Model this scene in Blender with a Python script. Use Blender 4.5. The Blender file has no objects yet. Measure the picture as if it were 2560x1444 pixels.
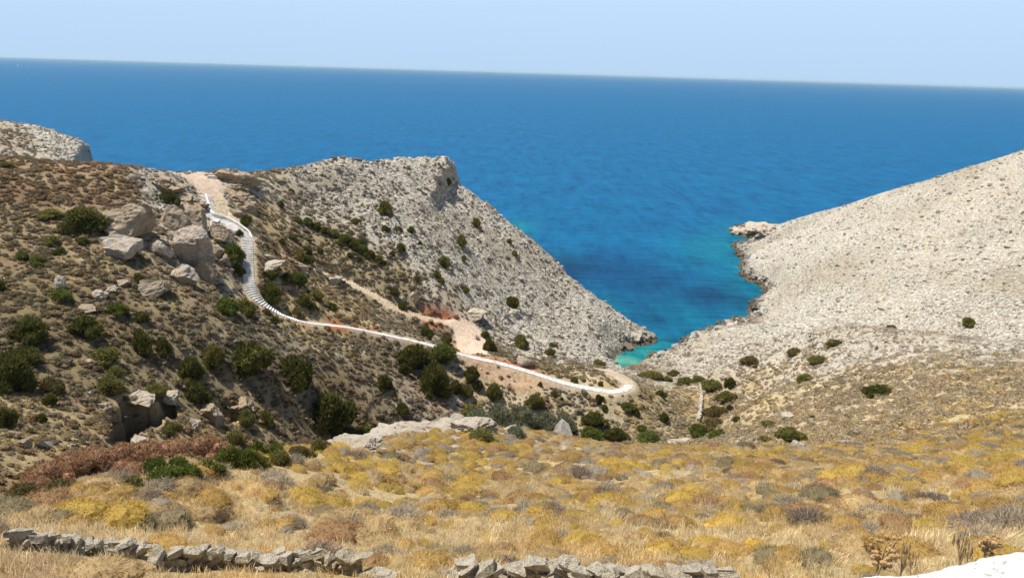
import bpy, bmesh, math, random
import numpy as np
from mathutils import Vector, Matrix, noise as mnoise
random.seed(7); rng = np.random.default_rng(7)
SC = bpy.context.scene
COL = SC.collection
# ------------------------------------------------------------------ camera
H = 75.0; F = 1934.0; PITCH = math.radians(15.66); ROLL = math.radians(1.77)
cam = bpy.data.cameras.new('camera'); camo = bpy.data.objects.new('camera', cam); COL.objects.link(camo)
cam.sensor_width = 36; cam.lens = 36 * F / 2560; cam.clip_start = 0.1; cam.clip_end = 200000
camo.matrix_world = Matrix.Translation((0, 0, H)) @ Matrix.Rotation(math.pi/2 - PITCH, 4, 'X') @ Matrix.Rotation(ROLL, 4, 'Z')
SC.camera = camo
SC.render.resolution_x = 1024; SC.render.resolution_y = 577
# ------------------------------------------------------------------ sky, sun, exposure
SUN_EL = math.radians(68); SUN_AZ = math.radians(-80)       # azimuth measured from +Y towards +X
W = bpy.data.worlds.new('World'); SC.world = W; W.use_nodes = True
wn = W.node_tree; wn.nodes.clear()
sky = wn.nodes.new('ShaderNodeTexSky'); sky.sky_type = 'NISHITA'; sky.sun_disc = False
sky.sun_elevation = SUN_EL; sky.sun_rotation = SUN_AZ
sky.altitude = 100; sky.air_density = 1.0; sky.dust_density = 0.6; sky.ozone_density = 2.5
bg = wn.nodes.new('ShaderNodeBackground'); bg.inputs[1].default_value = 0.085
wo = wn.nodes.new('ShaderNodeOutputWorld')
tc = wn.nodes.new('ShaderNodeTexCoord'); sx = wn.nodes.new('ShaderNodeSeparateXYZ'); wn.links.new(tc.outputs['Generated'], sx.inputs[0])
cr = wn.nodes.new('ShaderNodeValToRGB'); cr.color_ramp.interpolation = 'EASE'     # pale sea haze low in the sky
for e, (p, c) in zip(cr.color_ramp.elements, ((.10, (1, 1, 1, 1)), (.45, (0, 0, 0, 1)))): e.position = p; e.color = c
wn.links.new(sx.outputs[2], cr.inputs[0])
hz = wn.nodes.new('ShaderNodeValToRGB')
for e, (p, c) in zip(hz.color_ramp.elements, ((.0, (4.1, 5.7, 7.6, 1)), (.10, (4.6, 6.35, 8.4, 1)))): e.position = p; e.color = c
wn.links.new(sx.outputs[2], hz.inputs[0])
mx = wn.nodes.new('ShaderNodeMix'); mx.data_type = 'RGBA'; wn.links.new(cr.outputs[0], mx.inputs[0]); wn.links.new(sky.outputs[0], mx.inputs[6]); wn.links.new(hz.outputs[0], mx.inputs[7])
wn.links.new(mx.outputs[2], bg.inputs[0]); wn.links.new(bg.outputs[0], wo.inputs[0])
sd = bpy.data.lights.new('sun', 'SUN'); sd.energy = 4.6; sd.angle = math.radians(0.5); sd.color = (1, 0.95, 0.87)
so = bpy.data.objects.new('sun', sd); COL.objects.link(so)
sv = Vector((math.sin(SUN_AZ)*math.cos(SUN_EL), math.cos(SUN_AZ)*math.cos(SUN_EL), math.sin(SUN_EL)))
so.rotation_euler = sv.to_track_quat('Z', 'Y').to_euler()
SC.view_settings.view_transform = 'Standard'; SC.view_settings.look = 'None'
SC.view_settings.exposure = 0.5; SC.view_settings.gamma = 1.0
# ------------------------------------------------------------------ helpers
def tag(o, label=None, cat=None, group=None, kind=None):
    if label: o['label'] = label
    if cat: o['category'] = cat
    if group: o['group'] = group
    if kind: o['kind'] = kind
    return o
def link(o, parent=None):
    COL.objects.link(o)
    if parent is not None: o.parent = parent
    return o
def mesh_np(name, V, Fc, mat=None, smooth=True):
    """V (n,3); Fc (m,k) constant k"""
    V = np.asarray(V, dtype=np.float32); Fc = np.asarray(Fc, dtype=np.int32)
    me = bpy.data.meshes.new(name)
    n, m, k = len(V), len(Fc), Fc.shape[1]
    me.vertices.add(n); me.vertices.foreach_set('co', V.ravel())
    me.loops.add(m*k); me.loops.foreach_set('vertex_index', Fc.ravel())
    me.polygons.add(m); me.polygons.foreach_set('loop_start', np.arange(0, m*k, k, dtype=np.int32))
    me.polygons.foreach_set('use_smooth', np.full(m, smooth, dtype=bool))
    me.update(calc_edges=True)
    if mat: me.materials.append(mat)
    return me
def fattr(me, name, arr, typ='FLOAT', dom='POINT'):
    a = me.attributes.new(name, typ, dom)
    if typ == 'FLOAT': a.data.foreach_set('value', np.asarray(arr, dtype=np.float32).ravel())
    elif typ == 'INT': a.data.foreach_set('value', np.asarray(arr, dtype=np.int32).ravel())
    elif typ == 'FLOAT_VECTOR': a.data.foreach_set('vector', np.asarray(arr, dtype=np.float32).ravel())
    elif typ == 'FLOAT_COLOR': a.data.foreach_set('color', np.asarray(arr, dtype=np.float32).ravel())
def ray(u, v):
    dx = (u-1280)/F; dy = -(v-722)/F
    x = math.cos(ROLL)*dx - math.sin(ROLL)*dy; y = math.sin(ROLL)*dx + math.cos(ROLL)*dy
    a = math.pi/2 - PITCH
    return x, y*math.cos(a) + math.sin(a), y*math.sin(a) - math.cos(a)
def atD(u, v, D):
    x, y, z = ray(u, v); h = math.hypot(x, y); return (D*x/h, D*y/h, H + D*z/h)
def atZ(u, v, Z):
    x, y, z = ray(u, v); t = (Z-H)/z; return (t*x, t*y, Z)
def azD(u, D):
    x, y, z = ray(u, 722); h = math.hypot(x, y); return (D*x/h, D*y/h)
# ---- numpy perlin
_g = np.random.default_rng(3).uniform(0, 2*np.pi, 65536)
_gx, _gy = np.cos(_g).astype(np.float32), np.sin(_g).astype(np.float32)
def perlin(x, y, seed=0):
    xi = np.floor(x).astype(np.int64); yi = np.floor(y).astype(np.int64)
    xf = x-xi; yf = y-yi
    def g(ix, iy, fx, fy):
        h = ((ix*374761393 + iy*668265263 + seed*144665) ^ ((ix*31 + iy*17) >> 3)); h = (h ^ (h >> 13))*1274126177; h = (h ^ (h >> 16)) & 65535
        return _gx[h]*fx + _gy[h]*fy
    u = xf*xf*xf*(xf*(xf*6-15)+10); v = yf*yf*yf*(yf*(yf*6-15)+10)
    a = g(xi, yi, xf, yf); b = g(xi+1, yi, xf-1, yf); c = g(xi, yi+1, xf, yf-1); d = g(xi+1, yi+1, xf-1, yf-1)
    return ((a+(b-a)*u) + ((c+(d-c)*u)-(a+(b-a)*u))*v)*1.5
def fbm(x, y, sc, octv=4, seed=0, ridge=False):
    s = 0; a = 1.0; t = 0; f = 1.0/sc
    for i in range(octv):
        n = perlin(x*f+17.3*i, y*f-9.1*i, seed+i)
        if ridge: n = 1-2*np.abs(n)
        s = s + a*n; t += a; a *= .5; f *= 2.03
    return s/t
def sstep(a, b, x):
    t = np.clip((x-a)/(b-a), 0, 1); return t*t*(3-2*t)
# ------------------------------------------------------------------ materials
def newmat(name):
    m = bpy.data.materials.new(name); m.use_nodes = True; nt = m.node_tree
    return m, nt, nt.nodes['Principled BSDF']
def N(nt, t, **kw):
    n = nt.nodes.new(t)
    for k, v in kw.items():
        if k.startswith('i_'): n.inputs[k[2:].replace('_', ' ')].default_value = v
        else: setattr(n, k, v)
    return n
def mixc(nt, fac, a, b, bt='MIX'):
    n = nt.nodes.new('ShaderNodeMix'); n.data_type = 'RGBA'; n.blend_type = bt
    for s, val in ((n.inputs[0], fac), (n.inputs[6], a), (n.inputs[7], b)):
        if isinstance(val, bpy.types.NodeSocket): nt.links.new(val, s)
        elif isinstance(val, (int, float)): s.default_value = val
        else: s.default_value = (*val, 1) if len(val) == 3 else val
    return n.outputs[2]
def ramp(nt, src, stops):
    r = nt.nodes.new('ShaderNodeValToRGB'); e = r.color_ramp.elements
    while len(e) < len(stops): e.new(0.5)
    for el, (p, c) in zip(e, stops): el.position = p; el.color = (*c, 1) if not isinstance(c, float) else (c, c, c, 1)
    nt.links.new(src, r.inputs[0]); return r.outputs[0]
def noisetex(nt, scale, detail=4, rough=.6, vec=None, dist=0):
    n = N(nt, 'ShaderNodeTexNoise'); n.inputs['Scale'].default_value = scale; n.inputs['Detail'].default_value = detail
    n.inputs['Roughness'].default_value = rough; n.inputs['Distortion'].default_value = dist
    if vec is not None: nt.links.new(vec, n.inputs['Vector'])
    return n.outputs['Fac']
def bump(nt, h, strength, dist, bs):
    b = N(nt, 'ShaderNodeBump'); b.inputs['Strength'].default_value = strength; b.inputs['Distance'].default_value = dist
    nt.links.new(h, b.inputs['Height']); nt.links.new(b.outputs[0], bs.inputs['Normal']); return b
def mathn(nt, op, a, b=None):
    n = N(nt, 'ShaderNodeMath', operation=op)
    for i, val in enumerate((a, b)):
        if val is None: continue
        if isinstance(val, bpy.types.NodeSocket): nt.links.new(val, n.inputs[i])
        else: n.inputs[i].default_value = val
    return n.outputs[0]

# ================================================================== TERRAIN SHAPE
CP = []
def cv(u, v, D): CP.append(atD(u, v, D))
def cz(u, v, Z): CP.append(atZ(u, v, Z))
def ca(u, D, Z): x, y = azD(u, D); CP.append((x, y, Z))
# beside / under the camera (road edge)
for u in (-500, 300, 1280, 2200, 3100): ca(u, 2.0, 73.0)
for u in (-500, 200, 900, 1600, 2300, 3100): ca(u, 9, 67.2)
for u in (-500, 0, 500, 1000, 1500, 2000, 2560, 3100): cv(u, 1430, 16.0)
for u in (0, 500, 1000, 1500, 2000, 2560, 3100): cv(u, 1320, 21.5)
for u in (500, 1000, 1500, 2000, 2560, 3100): cv(u, 1210, 32)
for u in (800, 1100, 1450, 1800): cv(u, 1150, 43)
cv(2200, 1160, 48); cv(2560, 1160, 42); cv(3100, 1160, 38)
# ridge of the near slope
for u, v, D in ((-300, 1330, 22), (0, 1288, 25), (200, 1250, 28.5), (500, 1196, 35), (760, 1143, 44), (980, 1095, 54), (1200, 1075, 59), (1500, 1118, 54), (1750, 1125, 55)): cv(u, v, D)
ca(-300, 32, 49); ca(0, 34, 48.5); ca(300, 42, 44.5); ca(600, 52, 40); ca(850, 66, 35); ca(1100, 80, 31.5); ca(1400, 82, 29); ca(1700, 85, 30)
ca(1200, 105, 18); ca(1500, 110, 16.5); ca(1750, 115, 18.5)
# gully
for u, v, D in ((-300, 1330, 60), (0, 1290, 66), (250, 1222, 75), (500, 1180, 90), (650, 1150, 104)): cv(u, v, D)
for u, v, Z in ((830, 1125, 14), (1000, 1100, 11.5), (1200, 1062, 9), (1450, 1092, 5.5), (1620, 1090, 5.5), (1780, 1085, 5.0), (1830, 1020, 3.8), (1750, 965, 2.6), (1640, 945, 2.0), (1570, 922, 0.9)): cz(u, v, Z)
# stairs / path / road
PTH = [(514,489,172),(522,515,168.5),(528,545,163.5),(550,552,162.5),(570,556,161),(586,570,158.5),(602,581,157),(616,590,155.5),(620,620,152.5),(620,650,149.7),(621,690,146.2),(625,722,143.6),(641,747,142),(666,769,141.2),(697,788,141),(744,805,142),(799,811,144),(869,817,147),(910,826,148.5),(966,838,150),(1021,849,151.5),(1076,862,152.8),(1132,881,153.5),(1187,894,154.2),(1243,906,154.6),(1322,928,154.4),(1369,944,154),(1416,959,153.6),(1462,969,153.4),(1525,980,153),(1556,977,154.5),(1572,966,157),(1569,953,160),(1544,937,163.5),(1512,925,166)]
RDP = [(520,470,176),(537,493,172),(545,520,169),(562,537,166),(589,552,163.5),(615,568,162.5),(641,593,162.5),(661,614,163),(693,633,164),(724,647,165),(755,660,166),(807,680,168),(868,702,170),(938,738,169.5),(979,766,168),(1021,786,168),(1076,797,168),(1130,806,169),(1154,825,168),(1162,850,165),(1164,878,160)]
for p in PTH + RDP: cv(*p)
# left slope
for u, v, D in ((-300, 400, 165), (0, 395, 170), (150, 412, 170), (280, 422, 170), (380, 432, 174), (0, 520, 150), (250, 520, 152), (0, 650, 132), (250, 650, 134), (450, 600, 146), (450, 700, 134), (0, 800, 114), (250, 800, 117), (500, 800, 123), (0, 950, 100), (250, 950, 103), (500, 950, 114), (750, 950, 125), (0, 1100, 82), (250, 1100, 88), (500, 1080, 102), (750, 1060, 116), (-300, 650, 128), (-300, 1000, 92)): cv(u, v, D)
# plateau
for u, v, D in ((445, 437, 186), (500, 434, 188), (490, 455, 181), (540, 445, 185), (600, 428, 188), (640, 442, 190), (570, 480, 178)): cv(u, v, D)
# below the path
for u, v, D in ((1000, 950, 138), (1000, 1030, 130), (850, 900, 134), (1250, 980, 147), (1400, 1020, 146)): cv(u, v, D)
# headland
for u, v, D in ((660, 448, 194), (700, 441, 199), (760, 426, 204), (810, 413, 208), (860, 406, 211), (900, 405, 215), (1020, 410, 226), (1128, 430, 233), (1095, 426, 231), (800, 560, 185), (963, 530, 195), (900, 480, 203), (760, 490, 195), (700, 520, 183), (1060, 470, 215), (1150, 500, 222), (1050, 600, 190), (900, 620, 180), (1100, 720, 176), (1200, 700, 193), (1300, 800, 188), (1200, 790, 177), (1400, 870, 181), (1250, 540, 230), (1250, 620, 213), (1330, 600, 230), (1400, 666, 227), (1400, 750, 210), (1500, 750, 222), (1500, 830, 203), (1580, 830, 214), (1470, 905, 178), (1300, 880, 168)): cv(u, v, D)
ca(900, 245, 38); ca(1125, 262, 32); ca(700, 228, 36); ca(1330, 255, 8); ca(450, 215, 38); ca(1500, 240, 0)
# far-left cliff
for u, v, D in ((-300, 300, 345), (0, 300, 345), (120, 330, 340), (190, 358, 338), (250, 378, 336), (0, 380, 300), (150, 405, 300)): cv(u, v, D)
ca(0, 225, 38); ca(200, 225, 36); ca(-300, 225, 38); ca(0, 400, 44); ca(-300, 400, 46)
# right slope
for u, v, D in ((1900, 1120, 78), (2200, 1100, 80), (2560, 1080, 66), (3100, 1040, 60), (2000, 1050, 116), (2200, 1040, 105), (1900, 1060, 135), (1900, 1000, 150), (2030, 980, 146), (2200, 980, 128), (2200, 910, 152), (2400, 900, 142), (2500, 1000, 95), (2560, 930, 122), (2800, 900, 115), (2030, 900, 178), (1900, 900, 190), (1800, 930, 186), (1750, 880, 205), (1850, 820, 228), (2000, 830, 205), (2100, 830, 190), (2300, 850, 170), (2000, 808, 222), (2150, 818, 200), (2300, 828, 184), (2450, 870, 160), (2560, 905, 142)): cv(u, v, D)
# hollow behind the spur, then the far right hill
ca(2200, 212, 10.5); ca(2400, 202, 16); ca(2600, 190, 23)
for u, v, D in ((1950, 800, 244), (2100, 760, 240), (2300, 780, 222), (2500, 800, 210), (2100, 650, 275), (2300, 650, 262), (2560, 650, 245), (2000, 600, 330), (2200, 550, 305), (2400, 520, 295), (2560, 480, 300), (1960, 560, 385), (2050, 530, 375), (2200, 484, 355), (2400, 425, 338), (2560, 377, 328), (2850, 280, 320), (1900, 600, 380), (1900, 660, 310), (2000, 720, 268)): cv(u, v, D)
ca(2560, 380, 40); ca(2800, 380, 46); ca(2200, 400, 16); ca(2900, 250, 38)
CP = np.array(CP); cx, cy, czv = CP.T
_c = 7.0
def phi(dx, dy): return np.sqrt(dx*dx + dy*dy + _c*_c)
A = phi(cx[:, None]-cx[None], cy[:, None]-cy[None])
n = len(cx); A2 = np.zeros((n+3, n+3)); A2[:n, :n] = A - np.eye(n)*0.12
Pm = np.stack([np.ones(n), cx, cy], 1); A2[:n, n:] = Pm; A2[n:, :n] = Pm.T
wts = np.linalg.solve(A2, np.concatenate([czv, np.zeros(3)]))
def S_of(x, y):
    sh = x.shape; x = x.ravel(); y = y.ravel(); out = np.empty(len(x))
    for i in range(0, len(x), 40000):
        a, b = x[i:i+40000], y[i:i+40000]
        out[i:i+40000] = phi(a[:, None]-cx[None], b[:, None]-cy[None]) @ wts[:n] + wts[n] + wts[n+1]*a + wts[n+2]*b
    return out.reshape(sh)
# coast polygon (land side inside)
coast = [(-500., -300.), (-500., 320.)]
coast += [azD(u, D) for u, D in ((-300, 490), (0, 480), (120, 455), (240, 420), (290, 385), (304, 355), (292, 325), (280, 290), (266, 262), (300, 236), (370, 230), (450, 234), (560, 240), (660, 246), (750, 256), (850, 268), (950, 278), (1050, 292), (1120, 294), (1200, 284), (1260, 267), (1330, 253), (1400, 246), (1470, 239), (1540, 231), (1600, 225))]
coast += [atZ(u, v, 0)[:2] for u, v in ((1632, 846), (1628, 857), (1600, 858), (1580, 866), (1560, 877), (1540, 888), (1527, 900), (1528, 913), (1560, 919), (1600, 906), (1650, 890), (1700, 872), (1735, 850), (1765, 828), (1800, 815), (1840, 803), (1890, 793), (1880, 783), (1885, 768), (1905, 752), (1925, 738), (1905, 715), (1880, 700), (1855, 684), (1858, 670), (1868, 652), (1850, 634), (1842, 616), (1870, 603), (1888, 597), (1862, 592), (1835, 583), (1830, 573), (1850, 566))]
coast += [azD(u, D) for u, D in ((1880, 432), (1940, 425), (2050, 432), (2300, 440), (2700, 450), (3300, 460))] + [(500., 300.), (500., -300.)]
coast = np.array(coast)
def coast_d(x, y):
    sh = x.shape; x = x.ravel(); y = y.ravel()
    best = np.full(len(x), 1e9); ins = np.zeros(len(x), bool)
    Pn = len(coast)
    for i in range(Pn):
        x1, y1 = coast[i]; x2, y2 = coast[(i+1) % Pn]
        dx, dy = x2-x1, y2-y1
        t = np.clip(((x-x1)*dx + (y-y1)*dy)/(dx*dx+dy*dy), 0, 1)
        best = np.minimum(best, np.hypot(x-x1-t*dx, y-y1-t*dy))
        c = ((y1 > y) != (y2 > y)) & (x < (x2-x1)*(y-y1)/(y2-y1+1e-12)+x1)
        ins ^= c
    return np.where(ins, best, -best).reshape(sh)
# polar grid
NA, = (1150,); AZ = np.linspace(math.radians(-46), math.radians(46), NA)
Ds = [1.2]
while Ds[-1] < 470: Ds.append(Ds[-1] + max(0.03, Ds[-1]*0.0040))
Ds = np.array(Ds); NR = len(Ds)
print('grid', NA, NR)
GX = Ds[:, None]*np.sin(AZ)[None]; GY = Ds[:, None]*np.cos(AZ)[None]
# evaluate the smooth surface on a coarse grid, then interpolate
ca_i = np.linspace(0, NA-1, 300); cr_i = np.linspace(0, NR-1, 300)
def bil(Z, r, c):
    r = np.clip(r, 0, Z.shape[0]-1.001); c = np.clip(c, 0, Z.shape[1]-1.001)
    r0 = r.astype(int); c0 = c.astype(int); fr = r-r0; fc = c-c0
    return (Z[r0, c0]*(1-fc)+Z[r0, c0+1]*fc)*(1-fr) + (Z[r0+1, c0]*(1-fc)+Z[r0+1, c0+1]*fc)*fr
Dc = np.interp(cr_i, np.arange(NR), Ds); Ac = np.interp(ca_i, np.arange(NA), AZ)
XC = Dc[:, None]*np.sin(Ac)[None]; YC = Dc[:, None]*np.cos(Ac)[None]
SC0 = S_of(XC, YC)
rr = np.linspace(0, 299, NR)[:, None]*np.ones((1, NA)); cc = np.ones((NR, 1))*np.linspace(0, 299, NA)[None]
BASE = bil(SC0, rr, cc)
warp = fbm(GX, GY, 14, 3, 5)
dcs = coast_d(GX, GY)
dco = dcs + warp*3.2*np.clip(np.abs(dcs)/2, .35, 1) + 1.7*fbm(GX, GY, 6, 3, 15)
stp = 4.5*((GX < -110) & (GY > 230))
fcl = np.where(dco > 0, dco*(1.2+.5*((GX > -75) & (GX < 15) & (GY > 170))+stp+0.35*fbm(GX, GY, 23, 2, 8)) + .15, dco*0.28)
BASE = np.where(dco > 0, np.minimum(np.maximum(BASE, 0.35), fcl), fcl)
def to_rc(x, y):
    D = np.hypot(x, y); a = np.arctan2(x, y)
    return np.interp(D, Ds, np.arange(NR)), np.interp(a, AZ, np.arange(NA))
GR = {'Z': BASE.copy()}
def zat(x, y, key='Z'):
    r, c = to_rc(np.asarray(x, float), np.asarray(y, float)); return bil(GR[key], r, c)
def hit(u, v, key='Z', dmin=0):
    """first point of the ground seen along a ray of the photograph"""
    x, y, z = ray(u, v); h = math.hypot(x, y); x /= h; y /= h; z /= h
    d = np.arange(max(3, dmin), 460, 0.12)
    g = zat(d*x, d*y, key); rz = H + d*z
    k = np.argmax(rz <= g)
    if rz[k] > g[k]: k = len(d)-1
    return float(d[k]*x), float(d[k]*y), float(g[k]), float(d[k])
# ------------------------------------------------------------------ zones: seeds placed on the ground
# (u, v, rock, straw, red, green-olive, pale, density of low shrubs)
ZS = [
 (100,450,.1,.1,.55,.25,.0,.7),(300,460,.05,.1,.6,.2,.0,.7),(60,350,.35,.1,.3,.3,.1,.5),(190,380,.85,.05,.1,.1,.2,.2),(120,340,.7,.1,.1,.1,.3,.2),
 (400,470,.6,.1,.1,.2,.4,.3),(450,500,.7,.1,.1,.2,.3,.3),(600,440,.5,.2,.2,.2,.4,.3),(600,500,.5,.2,.3,.1,.3,.3),
 (100,600,.02,.15,.3,.5,.0,.9),(300,650,.1,.2,.25,.4,.1,.8),(430,600,.5,.2,.3,.2,.2,.5),(350,580,.3,.2,.3,.2,.2,.5),(540,600,.4,.2,.3,.2,.2,.5),(150,750,.02,.2,.15,.6,.0,1.),(400,750,.05,.2,.2,.5,.1,1.),
 (100,900,.02,.15,.15,.65,.0,1.),(300,900,.02,.2,.2,.55,.05,1.),(550,900,.02,.15,.15,.6,.1,1.),(700,850,.02,.1,.1,.6,.2,1.),(900,900,.02,.2,.15,.5,.2,1.),
 (100,1060,.02,.35,.2,.4,.0,1.),(350,1080,.2,.3,.2,.3,.1,.8),(700,1030,.05,.2,.25,.5,.1,1.),(950,1000,.05,.2,.15,.5,.2,1.),(900,1060,.1,.1,.5,.4,.1,.8),(1050,1010,.3,.1,.5,.2,.3,.5),
 (1150,800,.15,.1,.5,.1,.4,.3),(1300,960,.0,.3,.5,.1,.4,.2),(1220,940,.0,.3,.5,.05,.4,.15),
 (700,600,.05,.4,.4,.3,.1,.8),(800,620,.08,.3,.25,.5,.1,.9),(900,660,.1,.3,.15,.5,.15,.9),(1000,730,.1,.3,.1,.5,.2,.9),(700,740,.02,.6,.3,.2,.05,1.),(850,760,.02,.5,.3,.3,.1,1.),(650,540,.1,.6,.3,.2,.1,.7),
 (1000,800,.1,.2,.1,.5,.3,1.),(1250,900,.1,.2,.1,.5,.3,.9),(1400,930,.05,.3,.1,.4,.3,.8),(1500,950,.0,.35,.1,.4,.3,.9),(1250,1020,.1,.3,.1,.4,.3,.8),(1450,1030,.0,.3,.05,.5,.3,1.),(1650,1030,.0,.35,.05,.5,.25,1.),
 (800,450,.75,.1,.1,.2,.6,.35),(950,430,.8,.05,.05,.2,.6,.3),(900,520,.85,.05,.1,.2,.7,.3),(720,480,.35,.2,.2,.3,.3,.6),(760,520,.4,.2,.2,.3,.4,.6),(1080,430,.9,.0,.0,.15,.6,.2),(1000,580,.7,.1,.15,.3,.6,.4),(1100,560,.9,.0,.05,.15,.7,.2),
 (1200,600,.95,.0,.0,.15,.75,.2),(1150,680,.8,.05,.05,.2,.7,.3),(1300,720,.95,.0,.0,.1,.7,.15),(1300,820,.9,.0,.0,.1,.8,.15),(1400,800,.95,.0,.0,.05,.8,.1),(1500,860,1.,.0,.0,.0,.85,.05),(1600,840,1.,.0,.0,.0,.8,.0),(1200,770,.6,.1,.1,.3,.5,.5),(1080,650,.55,.15,.1,.3,.5,.5),(1400,880,.7,.1,.0,.1,.7,.3),
 (1900,575,1.,.0,.0,.0,.8,.0),(1900,650,.9,.0,.0,.0,.95,.05),(2000,640,.6,.1,.02,.1,.75,.3),(2100,560,.6,.15,.1,.1,.65,.3),(2000,740,.9,.0,.0,.0,.9,.1),(2200,720,.65,.1,.05,.1,.75,.25),(2300,600,.6,.2,.08,.15,.6,.35),(2500,480,.55,.2,.1,.15,.55,.35),(2450,640,.65,.15,.05,.15,.6,.35),(2400,780,.7,.05,.05,.15,.8,.3),(2500,860,.75,.05,.0,.1,.7,.2),
 (1800,830,.95,.0,.0,.05,.85,.1),(1950,820,.9,.0,.0,.1,.85,.2),(1850,880,.6,.1,.15,.15,.8,.45),(1700,900,.7,.1,.1,.1,.85,.3),(2050,870,.5,.2,.2,.2,.7,.5),(2200,840,.55,.2,.15,.15,.8,.4),(2350,860,.55,.2,.1,.15,.8,.35),(2000,930,.4,.3,.25,.2,.65,.6),(2150,890,.6,.2,.1,.1,.9,.3),(2300,875,.5,.2,.1,.15,.8,.4),(2450,890,.45,.3,.1,.15,.7,.4),(2300,930,.2,.45,.1,.2,.5,.7),(1960,850,.8,.1,.1,.1,.9,.3),(2150,950,.1,.35,.2,.3,.35,.9),(1900,960,.15,.4,.2,.25,.45,.8),(2400,950,.02,.55,.15,.25,.35,.9),
 (2500,1050,.0,.85,.1,.1,.35,.6),(2300,1050,.0,.65,.15,.2,.4,.8),(2050,1000,.0,.5,.2,.3,.4,.9),(1900,1040,.0,.6,.1,.35,.3,.6),(2100,1090,.0,.55,.15,.25,.4,.9),(1750,1030,.0,.5,.1,.5,.1,.5),
 (300,1260,.0,.85,.35,.1,.1,.5),(100,1350,.0,.85,.5,.05,.0,.5),(700,1200,.0,1.,.25,.0,.2,.5),(500,1300,.0,1.,.35,.0,.15,.5),(1100,1200,.0,1.,.2,.0,.2,.5),(1100,1350,.0,1.,.25,.0,.2,.4),(1500,1200,.0,1.,.15,.0,.2,.5),(1500,1350,.0,1.,.2,.0,.3,.4),(2000,1180,.0,.95,.2,.05,.3,.5),(2000,1350,.0,1.,.2,.0,.25,.4),(2400,1180,.0,.95,.2,.05,.3,.5),(2400,1320,.0,1.,.2,.0,.25,.4),
 (1080,1075,.6,.4,.1,.05,.6,.2),(880,1125,.5,.5,.2,.0,.5,.3),(400,1140,.0,.3,.5,.3,.0,.5),(200,1190,.0,.3,.6,.2,.0,.5),(620,1130,.05,.4,.3,.3,.0,.6)]
ZP = []; ZW = []
for s in ZS:
    x, y, z, d = hit(s[0], s[1]); ZP.append((math.atan2(x, y)*1.6, math.log(d))); ZW.append(s[2:])
ZP = np.array(ZP); ZW = np.array(ZW)
def zones(x, y):
    sh = x.shape; x = x.ravel(); y = y.ravel()
    a = np.arctan2(x, y)*1.6; l = np.log(np.hypot(x, y)+1e-3)
    a = a + .018*fbm(x, y, 9, 3, 21); l = l + .03*fbm(x, y, 9, 3, 31)
    out = np.empty((len(x), 6))
    for i in range(0, len(x), 40000):
        q = (a[i:i+40000, None]-ZP[None, :, 0])**2 + (l[i:i+40000, None]-ZP[None, :, 1])**2
        w = 1/(q+.0004)**2; w /= w.sum(1, keepdims=True); out[i:i+40000] = w @ ZW
    return out.reshape(sh+(6,))
ZCO = zones(XC, YC)
ZN = np.stack([bil(ZCO[..., k], rr, cc) for k in range(6)], -1)
GR['rock0'] = ZN[..., 0]
# ------------------------------------------------------------------ built lines on the ground
def poly_px(pts): return [hit(p[0], p[1]) for p in pts]
def resample(P, step):
    P = np.array([p[:2] for p in P]); seg = np.hypot(*np.diff(P, axis=0).T); s = np.concatenate([[0], np.cumsum(seg)])
    t = np.arange(0, s[-1], step); return np.stack([np.interp(t, s, P[:, 0]), np.interp(t, s, P[:, 1])], 1)
def smooth_line(Q, k):
    for _ in range(k):
        Q[1:-1] = (Q[:-2]+2*Q[1:-1]+Q[2:])/4
    return Q
def line_dist(x, y, Q):
    sh = x.shape; x = x.ravel(); y = y.ravel()
    out = np.full(len(x), 99.); idx = np.zeros(len(x))
    m = (x > Q[:, 0].min()-8) & (x < Q[:, 0].max()+8) & (y > Q[:, 1].min()-8) & (y < Q[:, 1].max()+8)
    ii = np.nonzero(m)[0]
    for i in range(0, len(ii), 20000):
        j = ii[i:i+20000]; d = np.hypot(x[j][:, None]-Q[None, :, 0], y[j][:, None]-Q[None, :, 1])
        out[j] = d.min(1); idx[j] = d.argmin(1)
    return out.reshape(sh), idx.reshape(sh)
PT = np.array([atD(*p) for p in PTH]); RT = np.array([atD(*p) for p in RDP])
pline = smooth_line(resample(PT, .45), 3); rline = smooth_line(resample(RT, .6), 4)
def along(Q, PTS):
    P = np.array([p[:2] for p in PTS]); z = np.array([p[2] for p in PTS]); seg = np.hypot(*np.diff(P, axis=0).T); a = np.concatenate([[0], np.cumsum(seg)])
    q = np.concatenate([[0], np.cumsum(np.hypot(*np.diff(Q, axis=0).T))]); return smooth_line(np.interp(q*a[-1]/q[-1], a, z).reshape(-1, 1), 60).ravel()
pz = along(pline, PT)
rz_ = along(rline, RT)
for i in range(1, len(pz)): pz[i] = min(pz[i], pz[i-1]-.004)       # the path only goes down
# ------------------------------------------------------------------ final ground
rock = ZN[..., 0]
DD = Ds[:, None]*np.ones((1, NA))
big = fbm(GX, GY, 22, 4, 41)
far = sstep(60, 110, DD)
Z = BASE.copy()
land = sstep(0.0, 3.0, dco)
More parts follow.
